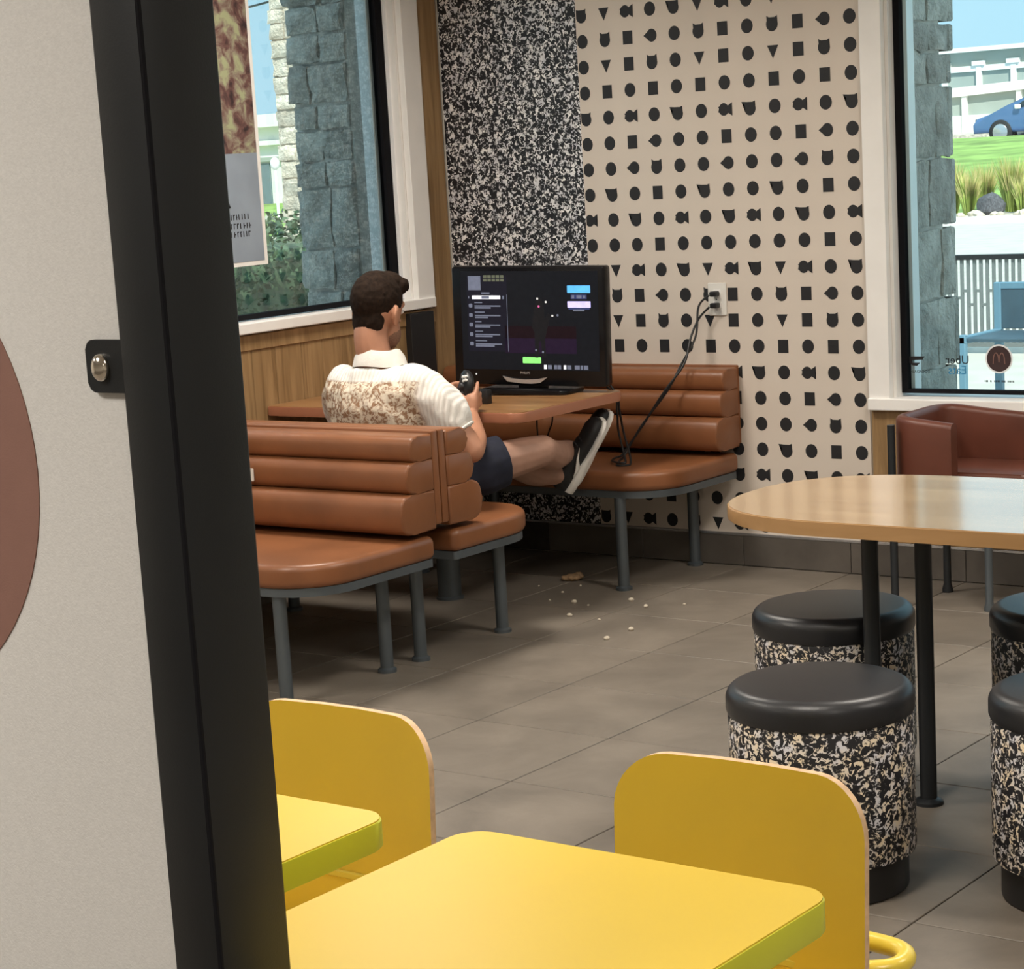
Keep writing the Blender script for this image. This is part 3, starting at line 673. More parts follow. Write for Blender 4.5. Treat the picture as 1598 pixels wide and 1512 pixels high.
# ---- crumbs on the floor
fp = W(893, 906, 'z', 0)
m = MB(); m.ell((0, 0, .012), (.036, .022, .014), n=12, m=8); m.ell((.022, .012, .020), (.024, .016, .014), n=10, m=6); m.ell((-.022, -.010, .010), (.02, .018, .011), n=10, m=6)
o = remesh(m, 'dropped_bun', 'food', .004, 3, None, (0, 0, 0), lambda c, n: n*noise.noise(c*90)*.004); o.location = (fp.x, fp.y, 0); o.location.z = -o.data.vertices[0].co.z*0
tag(o, 'crumpled piece of dropped food on the floor tiles under the booth', 'food scrap')
cm = MB().ell((0, 0, .004), (.008, .006, .005), n=7, m=4).mesh('crumb', 'crumb')
random.seed(5)
for k, (a, b) in enumerate([(985, 938), (896, 941), (985, 984), (841, 915), (878, 925), (1068, 944), (1008, 948), (889, 962), (935, 968), (858, 938), (906, 915), (947, 998), (918, 945)]):
    p = W(a, b, 'z', 0); sc_ = random.choice((.6, .8, 1.1, 1.4)) if k > 2 else 1.5
    tag(inst('crumb', cm, None, (p.x, p.y, 0), (0, 0, random.uniform(0, 6)), (sc_, sc_, sc_)), 'pale crumb scattered on the floor tiles in front of the booth', 'crumb', 'crumbs on the floor')
# ================================================================== PERSON on the middle bench
PB = V((.90, -1.42, .44))                        # where he sits
def ringz(c, rx, ry, n=20, k=.9, ax=(1, 0, 0), ay=(0, 1, 0)):
    ax, ay = V(ax), V(ay); c = V(c); out = []
    for i in range(n):
        a = 2*math.pi*i/n; ca, sa = math.cos(a), math.sin(a)
        out.append(c+ax*rx*math.copysign(abs(ca)**k, ca)+ay*ry*math.copysign(abs(sa)**k, sa))
    return out
TORSO = [((.872, -1.475, .455), .168, .118), ((.868, -1.490, .53), .170, .120), ((.860, -1.500, .63), .166, .112), ((.852, -1.506, .72), .176, .112), ((.845, -1.510, .80), .190, .112), ((.841, -1.510, .86), .190, .100), ((.839, -1.505, .90), .150, .082), ((.838, -1.498, .935), .092, .068), ((.837, -1.490, .965), .064, .060)]
SHL, SHR = V((.650, -1.500, .852)), V((1.030, -1.503, .868))
ELR, WRR = V((1.178, -1.445, .648)), V((1.006, -1.222, .732))
ELL, WRL = V((.600, -1.345, .660)), V((.862, -1.222, .792))
HIPR, HIPL = V((.955, -1.430, .525)), V((.775, -1.430, .525))
KNR, ANR = W(846, 703, 'y', -1.03), W(890, 702, 'y', -.655)
KNL, ANL = V((1.0, -.985, .535)), W(880, 739, 'y', -.715)
HC = W(590, 486, 'y', -1.455)                    # head centre
HR = Matrix.Rotation(math.radians(-10), 3, 'X') @ Matrix.Rotation(math.radians(2), 3, 'Z')
def hp(x, y, z): return HC + HR @ V((x, y, z))
def limb(m, pts, rs, k=5, n=14):
    q = spline(pts, k); R = []
    for i in range(len(q)):
        t = i/(len(q)-1)*(len(rs)-1); a = int(min(t, len(rs)-2)); f = t-a; R.append(rs[a]*(1-f)+rs[a+1]*f)
    m.tube(q, R, n)
    m.ell(q[0], (R[0],)*3, n=12, m=8); m.ell(q[-1], (R[-1],)*3, n=12, m=8)
body = MB()
body.loft([ringz(c, a*.90, b*.86) for c, a, b in TORSO])
# neck and head
limb(body, [V((.838, -1.50, .92)), hp(0, -.035, -.09), hp(0, -.018, -.02)], [.062, .058, .06])
body.ell(HC+HR@V((0, -.006, .022)), (.077, .098, .103), HR, 24, 16)          # skull
body.ell(hp(0, .040, -.062), (.056, .054, .062), HR, 18, 12)                  # jaw and cheeks
body.ell(hp(0, .070, -.100), (.028, .022, .022), HR, 14, 10)                  # chin
body.ell(hp(0, .072, .030), (.058, .024, .022), HR, 16, 10)                   # brow
body.loft([ringz(hp(0, .088, .022), .009, .008), ringz(hp(0, .100, -.012), .013, .012), ringz(hp(0, .108, -.028), .017, .014), ringz(hp(0, .094, -.036), .010, .008)])   # nose
for s in (-1, 1):
    Re = HR @ Matrix.Rotation(math.radians(s*18), 3, 'Z')
    body.ell(hp(s*(.081 if s > 0 else .077), -.004, -.016), (.011, .025, .036), Re, 14, 10)        # ear
    body.ell(hp(s*(.090 if s > 0 else .083), -.012, -.010), (.007, .022, .031), Re, 12, 8)
# arms
limb(body, [SHR, SHR.lerp(ELR, .5)+V((.006, 0, .004)), ELR], [.046, .046, .041])
limb(body, [ELR, ELR.lerp(WRR, .35)+V((.012, -.004, .0)), WRR], [.042, .045, .028])
limb(body, [SHL, SHL.lerp(ELL, .5)+V((-.006, 0, .004)), ELL], [.046, .046, .040])
limb(body, [ELL, ELL.lerp(WRL, .35)+V((-.005, -.006, -.006)), WRL], [.042, .043, .027])
# right hand: palm, thumb across the controller, index up its shoulder, three fingers curled round behind
def finger(pts, r=.0085): limb(body, pts, [r*1.1, r, r*.85], 4, 10)
PR = V((1.009, -1.215, .780))
body.ell(WRR.lerp(PR, .62), (.029, .024, .036), None, 14, 10); body.ell(PR, (.027, .022, .030), None, 14, 10)
finger([PR+V((-.012, -.014, .0)), V((.972, -1.225, .800)), V((.948, -1.226, .812))], .0105)
finger([PR+V((.012, .006, .022)), V((1.016, -1.190, .822)), V((1.010, -1.176, .840))], .0090)
for i in range(3):
    z = .802-i*.018
    finger([PR+V((.014, .010, .012-i*.014)), V((1.010, -1.168, z)), V((.985, -1.150, z)), V((.960, -1.152, z-.002))], .0084)
# left hand
PL = V((.895, -1.205, .812))
body.ell(WRL.lerp(PL, .6), (.030, .022, .026), None, 14, 10); body.ell(PL, (.027, .020, .027), None, 14, 10)
finger([PL+V((.008, -.010, .012)), V((.915, -1.226, .832)), V((.938, -1.228, .838))], .0105)
for i in range(4):
    z = .836-i*.017
    finger([PL+V((.004, .010, .018-i*.013)), V((.905, -1.165, z)), V((.925, -1.150, z-.002)), V((.945, -1.152, z-.004))], .0084)
# legs, ankles crossed
limb(body, [HIPR, HIPR.lerp(KNR, .55)+V((.008, 0, .004)), KNR], [.085, .074, .055])
limb(body, [KNR, KNR.lerp(ANR, .4)+V((-.004, 0, -.018)), ANR], [.055, .056, .036])
limb(body, [HIPL, HIPL.lerp(KNL, .55), KNL], [.085, .072, .055])
limb(body, [KNL, KNL.lerp(ANL, .4)+V((0, 0, -.016)), ANL], [.054, .054, .036])
person = remesh(body, 'person', 'skin', .0048, 5, None, PB)
me = person.data; me.materials.append(MT['leg_skin'])
for p in me.polygons:
    c = p.center + PB
    if c.z < .72 and c.y > -1.36 and c.x > .70 and not (c.z > .64 and c.y < -1.15): p.material_index = 1
tag(person, 'man in white knit shirt and navy shorts seated in the booth holding a controller', 'person')
# shirt
sh = MB()
sh.loft([ringz(c, a*1.06+.006, b*1.08+.006) for c, a, b in TORSO[:-1]])
SE = SHR.lerp(ELR, .54)
limb(sh, [SHR+V((-.03, 0, .004)), SHR.lerp(ELR, .35)+V((.010, 0, .008)), SE], [.074, .075, .078])
SEL = SHL.lerp(ELL, .70)
limb(sh, [SHL+V((.03, 0, .004)), SHL.lerp(ELL, .35)+V((-.010, 0, .008)), SEL], [.074, .074, .076])
def wrinkle(c, n):
    a = noise.noise(c*14)*.010+noise.noise(V((c.x*30, c.y*30, c.z*12)))*.0045
    b = math.sin((c.x*.8+c.z)*45+noise.noise(c*9)*5)*.0014
    return n*(a+b)
shirt = remesh(sh, 'shirt', 'shirt_weave', .0065, 5, person, PB, wrinkle)
# sleeve hem, yoke seam, collar
def hoop(c, t, r, rr, name, par, mat):
    t = V(t).normalized(); u = t.orthogonal().normalized(); v = t.cross(u); m = MB()
    pts = [V(c)+(u*math.cos(2*math.pi*i/28)+v*math.sin(2*math.pi*i/28))*r for i in range(29)]
    m.tube([p-PB for p in pts], rr, 6); return m.build(name, mat, par, (0, 0, 0), True)
d = (ELR-SHR).normalized(); hoop(SE+d*.050, d, .060, .005, 'sleeve_hem', shirt, 'shirt_plain')
d = (ELL-SHL).normalized(); hoop(SEL+d*.055, d, .056, .006, 'sleeve_hem', shirt, 'shirt_plain')
cl = MB()
NC = V((.838, -1.487, .958))
prof = [(.070, -.018), (.068, .010), (.066, .030), (.071, .034), (.084, .014), (.093, -.020), (.087, -.021), (.076, .004)]
n = 40; rings = []
for r, z in prof:
    rr = []
    for i in range(n):
        a = 2*math.pi*i/n; cs, sn = math.cos(a), math.sin(a)
        drop = -.022*max(0, sn)                     # collar falls towards the chest
        rr.append(NC-PB+V((cs*(r*1.05), sn*r*.98, z+drop+.004*math.sin(3*a))))
    rings.append(rr)
cl.loft(rings+[rings[0]], closed=False); cl.build('collar', 'shirt_plain', shirt, (0, 0, 0), True)
# shorts
so = MB()
so.loft([ringz(c, a*1.03, b*1.03) for c, a, b in TORSO[:3]])
HEMR, HEML = HIPR.lerp(KNR, .62), HIPL.lerp(KNL, .62)
limb(so, [HIPR+V((-.01, -.02, 0)), HIPR.lerp(KNR, .4)+V((.004, 0, 0)), HEMR], [.098, .096, .092])
limb(so, [HIPL+V((.01, -.02, 0)), HIPL.lerp(KNL, .4), HEML], [.098, .096, .092])
# flatten the rounded leg ends into open hems
def cut(c, n):
    out = V((0, 0, 0))
    for h, k in ((HEMR, KNR-HIPR), (HEML, KNL-HIPL)):
        k = k.normalized(); s_ = (c-h).dot(k)
        if s_ > .012 and (c-h).length < .13 and (h is HEMR or (c-HEMR).length > .115 or True): out = -k*(s_-.012)
    if c.z < .452: out = out+V((0, 0, .452-c.z))
    return out+n*noise.noise(c*16)*.006
remesh(so, 'shorts', 'navy_cloth', .007, 4, person, PB, cut)
# hair: cap, shorter nape, raised front
ha = MB()
ha.ell(hp(0, -.012, .038), (.0815, .1025, .100), HR, 24, 16)
ha.ell(hp(0, -.050, -.030), (.063, .044, .072), HR, 18, 12)
ha.ell(hp(0, .040, .105), (.060, .050, .036), HR, 16, 10)
ha.ell(hp(.045, .062, .092), (.030, .030, .030), HR, 14, 10)
def haircut(c, n):
    l = HR.transposed() @ (c-HC)
    off = V((0, 0, 0))
    if l.y > .068 and l.z < .075: off = HR @ V((0, -.035, .0))           # clear the forehead
    if abs(l.x) > .05 and l.z < -.005 and l.y > -.03: off = HR @ V((-math.copysign(.03, l.x), 0, 0))
    return off+n*(noise.noise(c*55)*.0022+noise.noise(c*170)*.0012)
remesh(ha, 'hair', 'hair', .0045, 4, person, PB, haircut)
be = MB(); be.ell(hp(0, .044, -.072), (.0565, .0545, .057), HR, 18, 12); be.ell(hp(0, .072, -.102), (.030, .022, .022), HR, 14, 10)
def beardcut(c, n):
    l = HR.transposed() @ (c-HC); return HR @ V((0, -.02, -.01)) if l.z > -.045 else V((0, 0, 0))
remesh(be, 'beard', 'stubble', .0045, 3, person, PB, beardcut)
for s in (-1, 1):
    MB().ell(hp(s*.031, .086, .006)-PB, (.012, .009, .008), HR, 12, 8).build('eye', 'eye_white', person, (0, 0, 0), True)
MB().ell(hp(0, .093, -.066)-PB, (.022, .008, .008), HR, 14, 8).build('lips', 'lip', person, (0, 0, 0), True)
# shoes
def shoe(heel, toe, up, side, label):
    X = (toe-heel).normalized(); L = .305; Zu = (V(up)-X*V(up).dot(X)).normalized(); Y = Zu.cross(X)
    Mx = Matrix((X, Y, Zu)).transposed().to_4x4(); Mx.translation = heel-PB
    prof = [(.006, .022, .070), (.03, .033, .100), (.07, .037, .098), (.11, .037, .088), (.16, .042, .070), (.21, .047, .056), (.26, .046, .056), (.29, .036, .048), (.303, .018, .036)]
    def ring(x, w_, z0, z1, bend=0):
        out = []
        for i in range(16):
            a = 2*math.pi*i/16; c_, s_ = math.cos(a), math.sin(a)
            out.append(V((x, w_*math.copysign(abs(c_)**.75, c_)+bend, (z0+z1)/2+(z1-z0)/2*math.copysign(abs(s_)**.8, s_))))
        return out
    m = MB(); m.loft([ring(x, w_, .012, z) for x, w_, z in prof]); up_ = m.build('shoe', 'shoe_black', person, (0, 0, 0), True)
    up_.matrix_local = Mx; up_['label'] = label
    m = MB(); m.loft([ring(x-.002 if x < .05 else x+.003, w_+.004, -.012 if x < .14 else -.004, .030 if x < .14 else .018) for x, w_, z in prof])
    m.build('sole', 'shoe_white', up_, (0, 0, 0), True)
    m = MB(); m.loft([ringz((.058, 0, .096), .036, .028), ringz((.055, 0, .112), .040, .031), ringz((.053, 0, .118), .037, .028)]); m.build('collar', 'shoe_black', up_, (0, 0, 0), True)
    m = MB()
    for i in range(5):
        x = .115+i*.022; z = .090-i*.0085
        m.tube(spline([(x, -.022, z-.004), (x+.006, 0, z+.004), (x, .022, z-.004)], 3), .0032, 6)
    m.build('laces', 'shoe_black', up_, (0, 0, 0), True)
    mk = [(.075, .030), (.100, .034), (.145, .052), (.190, .062), (.150, .046), (.128, .031), (.118, .024), (.108, .026)]
    m = MB(); m.bm.faces.new([m.bm.verts.new((a, side*(.0405+.004*(a > .12)), b+.004)) for a, b in mk]); r = bmesh.ops.extrude_face_region(m.bm, geom=m.bm.faces[:])
    for v in r['geom']:
        if isinstance(v, bmesh.types.BMVert): v.co.y += side*.006
    m.build('side_mark', 'shoe_white', up_, (0, 0, 0))
FU = V((-.55, -.80, .20))
shoe(W(888, 768, 'y', -.70), W(949, 646, 'y', -.655), FU, -1, 'black shoe with a thick white sole and white side mark')
shoe(W(897, 756, 'y', -.640), W(944, 664, 'y', -.590), FU, -1, 'black shoe crossed behind the other')
# ---- game controller in his hands
c0, c1 = V((.930, -1.190, .758)), V((.998, -1.196, .872)); ax = (c1-c0).normalized(); fr = V((-.25, -.9, .35)); fr = (fr-ax*fr.dot(ax)).normalized(); sd = ax.cross(fr)
e = empty('game_controller', c0, 'black game controller with pale buttons held in the seated man\'s hands', 'controller')
cb = MB(); secs = []
for t, w_, th in ((0, .012, .008), (.06, .029, .016), (.18, .040, .020), (.35, .042, .019), (.5, .041, .017), (.65, .042, .019), (.82, .041, .020), (.94, .030, .016), (1, .012, .008)):
    off = sd*(-.016*(abs(t-.5)*2)**2)
    secs.append([ (c1-c0)*t+off+sd*math.cos(2*math.pi*i/16)*w_+fr*math.sin(2*math.pi*i/16)*th for i in range(16)])
cb.loft(secs).build('shell', 'black_plastic', e, (0, 0, 0), True)
def knob(t, s_, r, h, mat, name):
    b_ = (c1-c0)*t+sd*s_+fr*.012; m = MB(); m.tube([b_, b_+fr*h*.8, b_+fr*h], [r, r, r*.8], 12); m.build(name, mat, e, (0, 0, 0), True)
knob(.30, .004, .010, .018, 'dark_grey_plastic', 'thumb_stick'); knob(.66, .004, .010, .018, 'dark_grey_plastic', 'thumb_stick')
for t, s_ in ((.86, .010), (.92, .0), (.80, .002), (.86, -.010)): knob(t, s_, .0055, .011, 'white_plastic', 'button')
for t, s_ in ((.14, .010), (.14, -.006)): knob(t, s_, .006, .010, 'silver', 'button')
knob(.48, .016, .008, .008, 'dark_grey_plastic', 'touch_pad')
# ================================================================== OUTSIDE
def struct(mb, name, mat): return tag(mb.build(name, mat), kind='structure')
struct(MB().box(-14, 12, .2, 9.2, -.2, -.03), 'patio_paving', 'concrete'); struct(MB().box(-14, -.2, -12, .2, -.2, -.031), 'side_paving', 'concrete')
struct(MB().box(-60, 60, 9.2, 27.9, -.3, -.05), 'driveway', 'concrete'); struct(MB().box(-60, -14, -40, 9.2, -.3, -.06), 'car_park', 'asphalt')
struct(MB().box(-60, 60, 27.6, 27.9, -.1, .06, .01), 'kerb', 'far_white'); struct(MB().box(-60, 60, 27.9, 30.2, -.3, .03), 'gravel_bed', 'gravel')
m = MB(); n = 24; rows = []
for i, (yy, zz) in enumerate([(30.2, .03), (34, .25), (38, .52), (42, .82), (46, 1.10), (48.6, 1.24)]):
    rows.append([m.bm.verts.new((-70+140*k/n, yy, zz+.05*noise.noise(V((k*1.7, i*2.3, 0))))) for k in range(n+1)])
for a, b in zip(rows, rows[1:]):
    for k in range(n): m.bm.faces.new((a[k], a[k+1], b[k+1], b[k]))
struct(m, 'lawn', 'lawn')
struct(MB().box(-90, 60, 48.5, 54, .5, 1.0), 'street', 'asphalt'); struct(MB().box(-90, 60, 54, 70, .9, 1.30), 'verge', 'gravel')
# ---- stone pilasters beside the windows
def stones(par, rows, face, z_of, mat, dep=.05, seed=1):
    """face(u, z) -> 3-D point on the wall face; rows: (z0, z1, [u splits])"""
    rnd = random.Random(seed)
    for z0, z1, us in rows:
        for u0, u1 in zip(us, us[1:]):
            g = .006; k = 4; d0 = dep*rnd.uniform(.7, 1.25); ph = rnd.uniform(0, 99)
            m = MB(); bm = m.bm; cu, cz = (u0+u1)/2, (z0+z1)/2
            grid = []
            for j in range(k+1):
                row = []
                for i in range(k+1):
                    fu, fz = i/k, j/k
                    edge = min(fu, 1-fu, fz, 1-fz)
                    pu = u0+g+(u1-u0-2*g)*fu; pz = z0+g+(z1-z0-2*g)*fz
                    rag = .010*noise.noise(V((pu*23+ph, pz*23, 1))) if edge == 0 else 0
                    h = (d0 if edge > 0 else d0*.55)+.022*noise.noise(V((pu*11+ph, pz*11, ph)))
                    row.append(bm.verts.new(face(pu+rag, pz+rag, h)))
                grid.append(row)
            for j in range(k):
                for i in range(k): bm.faces.new((grid[j][i], grid[j][i+1], grid[j+1][i+1], grid[j+1][i]))
            rim = [grid[0][i] for i in range(k+1)]+[grid[j][k] for j in range(1, k+1)]+[grid[k][i] for i in range(k-1, -1, -1)]+[grid[j][0] for j in range(k-1, 0, -1)]
            rim2 = [bm.verts.new(face(*((lambda q: q)((z_of(v.co)))), -.002)) for v in rim]
            for i in range(len(rim)): bm.faces.new((rim[i], rim[(i+1) % len(rim)], rim2[(i+1) % len(rim)], rim2[i]))
            m.build('stone', mat, par, (0, 0, 0))
# left pilaster: its -y face (u = x from the wall outwards) seen through window_1
e = empty('stone_pilaster', (-.35, -.10, 0), 'grey split-stone pilaster outside the left window', 'pilaster')
YP = -.335
def inv(e): return -V(e.location)
core = MB().box(-.505, -.203, YP+.01, .18, -.05, 3.6).build('mortar_core', 'mortar', e); core.location = inv(e)
zz = lambda py: W(510, py, 'y', YP).z
def xx(px): return W(px, 150, 'y', YP).x
lrows = [(-30, 7, (440, 498, 560, 590)), (7, 51, (446, 497, 560, 590)), (51, 98, (447, 500, 532, 590)), (98, 162, (452, 485, 545, 590)), (162, 202, (462, 497, 546, 590)), (202, 251, (464, 504, 558, 590)), (251, 293, (465, 513, 566, 590)), (293, 388, (470, 520, 550, 590)), (388, 453, (474, 525, 572, 590)), (453, 500, (482, 540, 590)), (500, 560, (482, 520, 590))]
def colx(px, py): return W(px, py, 'y', YP).x
rws = []
for a, b, us in lrows:
    mid = (a+b)/2; rws.append((zz(b), zz(a), [colx(u, mid) for u in us[:-1] if colx(u, mid) < -.24]+[-.203]))
rws += [(zz(560)-.22*(i+1), zz(560)-.22*i, [-.50, -.35, -.203]) for i in range(3)]
rws += [(zz(-30)+.24*i, zz(-30)+.24*(i+1), [-.50, -.36, -.203]) for i in range(5)]
off = inv(e)
stones(e, rws, lambda u, z, h: off+V((u, YP-h, z)), lambda co: ((co-off).x, (co-off).z), 'grey_stone', .020, 2)
# right pilaster: its +x face (u = y) seen through window_2
e = empty('stone_pilaster', (1.70, .35, 0), 'grey split-stone pilaster outside the right window', 'pilaster')
XP = 1.965; off = inv(e)
core = MB().box(1.40, XP-.004, .203, .512, -.05, 3.6).build('mortar_core', 'mortar', e); core.location = off
def zr(py): return W(1450, py, 'x', XP).z
def yr(px, py): return W(px, py, 'x', XP).y
rr_ = [(-60, -8, (1405, 1445, 1479)), (-8, 35, (1405, 1443, 1480)), (35, 82, (1405, 1446, 1480)), (82, 133, (1405, 1443, 1477)), (133, 248, (1405, 1458, 1480)), (248, 356, (1405, 1447, 1485)), (356, 468, (1408, 1467, 1485)), (468, 576, (1410, 1461, 1491)), (576, 640, (1410, 1465, 1488))]
rws = []
for a, b, us in rr_:
    mid = (a+b)/2; rws.append((zr(b), zr(a), [.203]+[yr(u, mid) for u in us[1:]]))
rws += [(zr(640)-.2*(i+1), zr(640)-.2*i, [.203, .36, .50]) for i in range(3)]+[(zr(-60)+.25*i, zr(-60)+.25*(i+1), [.203, .36, .50]) for i in range(5)]
stones(e, rws, lambda u, z, h: off+V((XP+h*.6, u, z)), lambda co: ((co-off).y, (co-off).z), 'grey_stone', .022, 3)
for z0, z1, us in rws:
    o = MB().box(1.42, XP+.01, us[-1]-.02, us[-1]+.02, z0+.006, z1-.006, .006, 1).build('stone', 'grey_stone', e); o.location = off
# far sunlit pillar of the covered walk
pl = W(429, 150, 'x', -5.0); e = empty('stone_pillar', (-4.75, pl.y+.25, 0), 'pale sunlit stone pillar beyond the hedge', 'pillar')
off = inv(e); y0 = pl.y
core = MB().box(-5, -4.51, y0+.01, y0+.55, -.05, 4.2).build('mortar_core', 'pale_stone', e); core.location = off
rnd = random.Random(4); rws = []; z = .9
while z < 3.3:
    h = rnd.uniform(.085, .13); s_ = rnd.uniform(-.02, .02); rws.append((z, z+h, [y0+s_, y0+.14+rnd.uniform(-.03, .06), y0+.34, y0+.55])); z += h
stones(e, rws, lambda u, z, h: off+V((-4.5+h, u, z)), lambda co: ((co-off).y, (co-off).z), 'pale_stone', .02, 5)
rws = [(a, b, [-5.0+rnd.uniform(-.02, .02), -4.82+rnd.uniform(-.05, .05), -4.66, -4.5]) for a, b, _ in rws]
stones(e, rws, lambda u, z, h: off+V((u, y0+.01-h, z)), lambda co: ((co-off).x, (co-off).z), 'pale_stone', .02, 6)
o = MB().box(-5.06, -4.44, y0-.05, y0+.6, -.05, .9, .02, 1).build('pillar_base', 'far_white', e); o.location = off
# ---- hedge
hc = V((-2.8, 2.0, 0)); e = empty('hedge', hc, 'dense dark green clipped hedge outside the left window', 'hedge')
rnd = random.Random(9); m = MB(); bm = m.bm
for i in range(15000):
    f = rnd.random()
    if f < .62: p = V((rnd.uniform(.42, .56), rnd.uniform(-3.2, 3.2), rnd.uniform(.05, 1.30)))
    elif f < .9: p = V((rnd.uniform(-.5, .55), rnd.uniform(-3.2, 3.2), rnd.uniform(1.20, 1.34)))
    else: p = V((rnd.uniform(-.5, .5), rnd.choice((-1, 1))*rnd.uniform(3.1, 3.25), rnd.uniform(.05, 1.3)))
    p += V((noise.noise(p*2.2)*.10, 0, noise.noise(p*2.7+V((5, 1, 0)))*.07))
    a = V((rnd.gauss(0, 1), rnd.gauss(0, 1), rnd.gauss(0, 1))).normalized(); b = a.orthogonal().normalized(); s_ = rnd.uniform(.016, .030)
    bm.faces.new([bm.verts.new(p+q) for q in (a*s_, b*s_*.5, -a*s_, -b*s_*.5)])
tag(m.build('foliage', 'leaf_dark', e), kind='stuff')
MB().box(-.44, .40, -3.1, 3.1, .10, 1.20, .08, 2).build('inner_growth', 'leaf_dark', e)
for k in range(6): MB().tube([(0, -2.6+k*1.05, -.04), (.03, -2.6+k*1.05, .5)], [.03, .02], 7).build('stem', 'bark', e)
# ---- far block, lamp post and wire seen through the left window
e = empty('far_building', (-38, 40, 0), 'white flat-roofed building far beyond the hedge', 'building'); 
fb = W(420, 180, 'y', 40); 
MB().box(-14, 14, -1, 9, 0, fb.z-.3).build('wall', 'far_white', e)
for z0, z1, pr in ((fb.z-.35, fb.z, .35), (fb.z-.85, fb.z-.72, .2), (fb.z-1.3, fb.z-1.18, .12)): MB().box(-14.2, 14.2, -1-pr, 9.2, z0, z1).build('cornice', 'far_white' if pr > .15 else 'far_wall', e)
for k in range(9):
    f = MB().box(-1.0, 1.0, -1.06, -1.0, .45, fb.z-1.35).build('window', 'far_glass', e, (-12.2+k*3.05, 0, 0)); MB().box(-.04, .04, -1.10, -1.05, .45, fb.z-1.35).build('mullion', 'far_white', f)
lp = W(432, 296, 'y', 26); e = empty('lamp_post', (lp.x, 26, 0), 'small white globe lamp post in front of the far white building', 'lamp post')
lz = W(432, 255, 'y', 26).z
MB().lathe([(.07, -.06), (.035, .1), (.03, lz-.1)], n=10).build('pole', 'far_white', e, (0, 0, 0), True); MB().ell((0, 0, lz), (.10, .10, .13), n=12, m=8).build('globe', 'far_white', e, (0, 0, 0), True)
a = W(370, 16, 'y', 34); b = W(460, -8, 'z', a.z); d = (b-a); p0 = a-d*6
tag(MB().tube([a-d*6-p0, a-p0, b-p0, b+d*2.5-p0], .026, 6).build('overhead_wire', 'rubber_cord', None, p0), 'dark overhead wire crossing the sky above the far building', 'wire')
for q, lb in ((a-d*6, 'timber pole holding the overhead wire above the car park'), (b+d*2.5, 'timber pole holding the far end of the overhead wire')):
    t_ = d.normalized(); sd_ = V((-t_.y, t_.x, 0)); in_ = t_*(.06 if lb.endswith('park') else -.06); q = q+in_; c_ = q+sd_*.35
    e = empty('utility_pole', (c_.x, c_.y, -.06), lb, 'utility pole', rz=math.atan2(sd_.y, sd_.x)); MB().lathe([(.13, 0), (.10, q.z+.5)], n=10).build('shaft', 'bark', e, (0, 0, 0), True); MB().box(-.6, .6, -.05, .05, q.z+.06-.16, q.z+.06-.024).build('crossarm', 'bark', e)
# ---- patio fence
FY = 7.67; fx0, fx1 = -2.05, 3.2; e = empty('patio_fence', ((fx0+fx1)/2, FY, -.03), 'grey metal patio fence of narrow upright bars', 'fence'); off = -V(((fx0+fx1)/2, FY, -.03))
ft = W(1540, 397, 'y', FY).z
def lo_(mb, nm, mt, par): o = mb.build(nm, mt, par); o.location = off; return o
lo_(MB().box(fx0, fx1, FY-.03, FY+.03, ft-.035, ft), 'top_rail', 'dark_steel', e); lo_(MB().box(fx0, fx1, FY-.02, FY+.02, .02, .05), 'bottom_rail', 'fence_metal', e)
bar = MB().box(-.010, .010, -.012, .012, .05, ft-.034).mesh('bar', 'fence_metal')
nb = int((fx1-fx0)/.0495); rnd = random.Random(11)
for k in range(nb):
    x = fx0+.03+k*.0495; inst('bar', bar, e, (x+off.x, 0, 0+off.z))
lk = MB().box(-.018, .018, -.010, .010, -.010, .010).mesh('link', 'fence_metal')
for k in range(nb):
    if rnd.random() < .75: inst('link', lk, e, (fx0+.03+(k+.5)*.0495+off.x, 0, off.z+ft*.62+.05*rnd.choice((-2, -1, 0, 1))))
for x in (fx0, (fx0+fx1)/2, fx1): lo_(MB().box(x-.03, x+.03, FY-.03, FY+.03, -.03, ft+.01), 'post', 'fence_metal', e)
# ---- patio chair
cp = W(1561, 640, 'z', -.03); e = empty('patio_chair', (cp.x, cp.y, -.03), 'blue-grey metal patio chair with dark sling back outside the right window', 'patio chair')
zt = W(1561, 440, 'y', cp.y).z+.03; zb = W(1561, 515, 'y', cp.y).z+.03
for x in (0, .52):
    MB().box(x-.022, x+.022, -.022, .022, 0, zt, .005, 1).build('back_post', 'patio_blue', e)
    MB().box(x-.02, x+.02, -.50, -.46, 0, zb+.02, .005, 1).build('front_leg', 'patio_blue', e)
    MB().box(x-.022, x+.022, -.50, .0, zb-.03, zb+.01, .004, 1).build('side_rail', 'patio_blue', e)
MB().box(.0, .52, -.015, .015, zt-.04, zt, .004, 1).build('top_bar', 'patio_blue', e); MB().box(.022, .498, -.010, .010, zb+.01, zt-.04, .003, 1).build('back_sling', 'patio_dark', e)
MB().box(.022, .498, -.48, .0, zb-.02, zb, .003, 1).build('seat_sling', 'patio_dark', e)
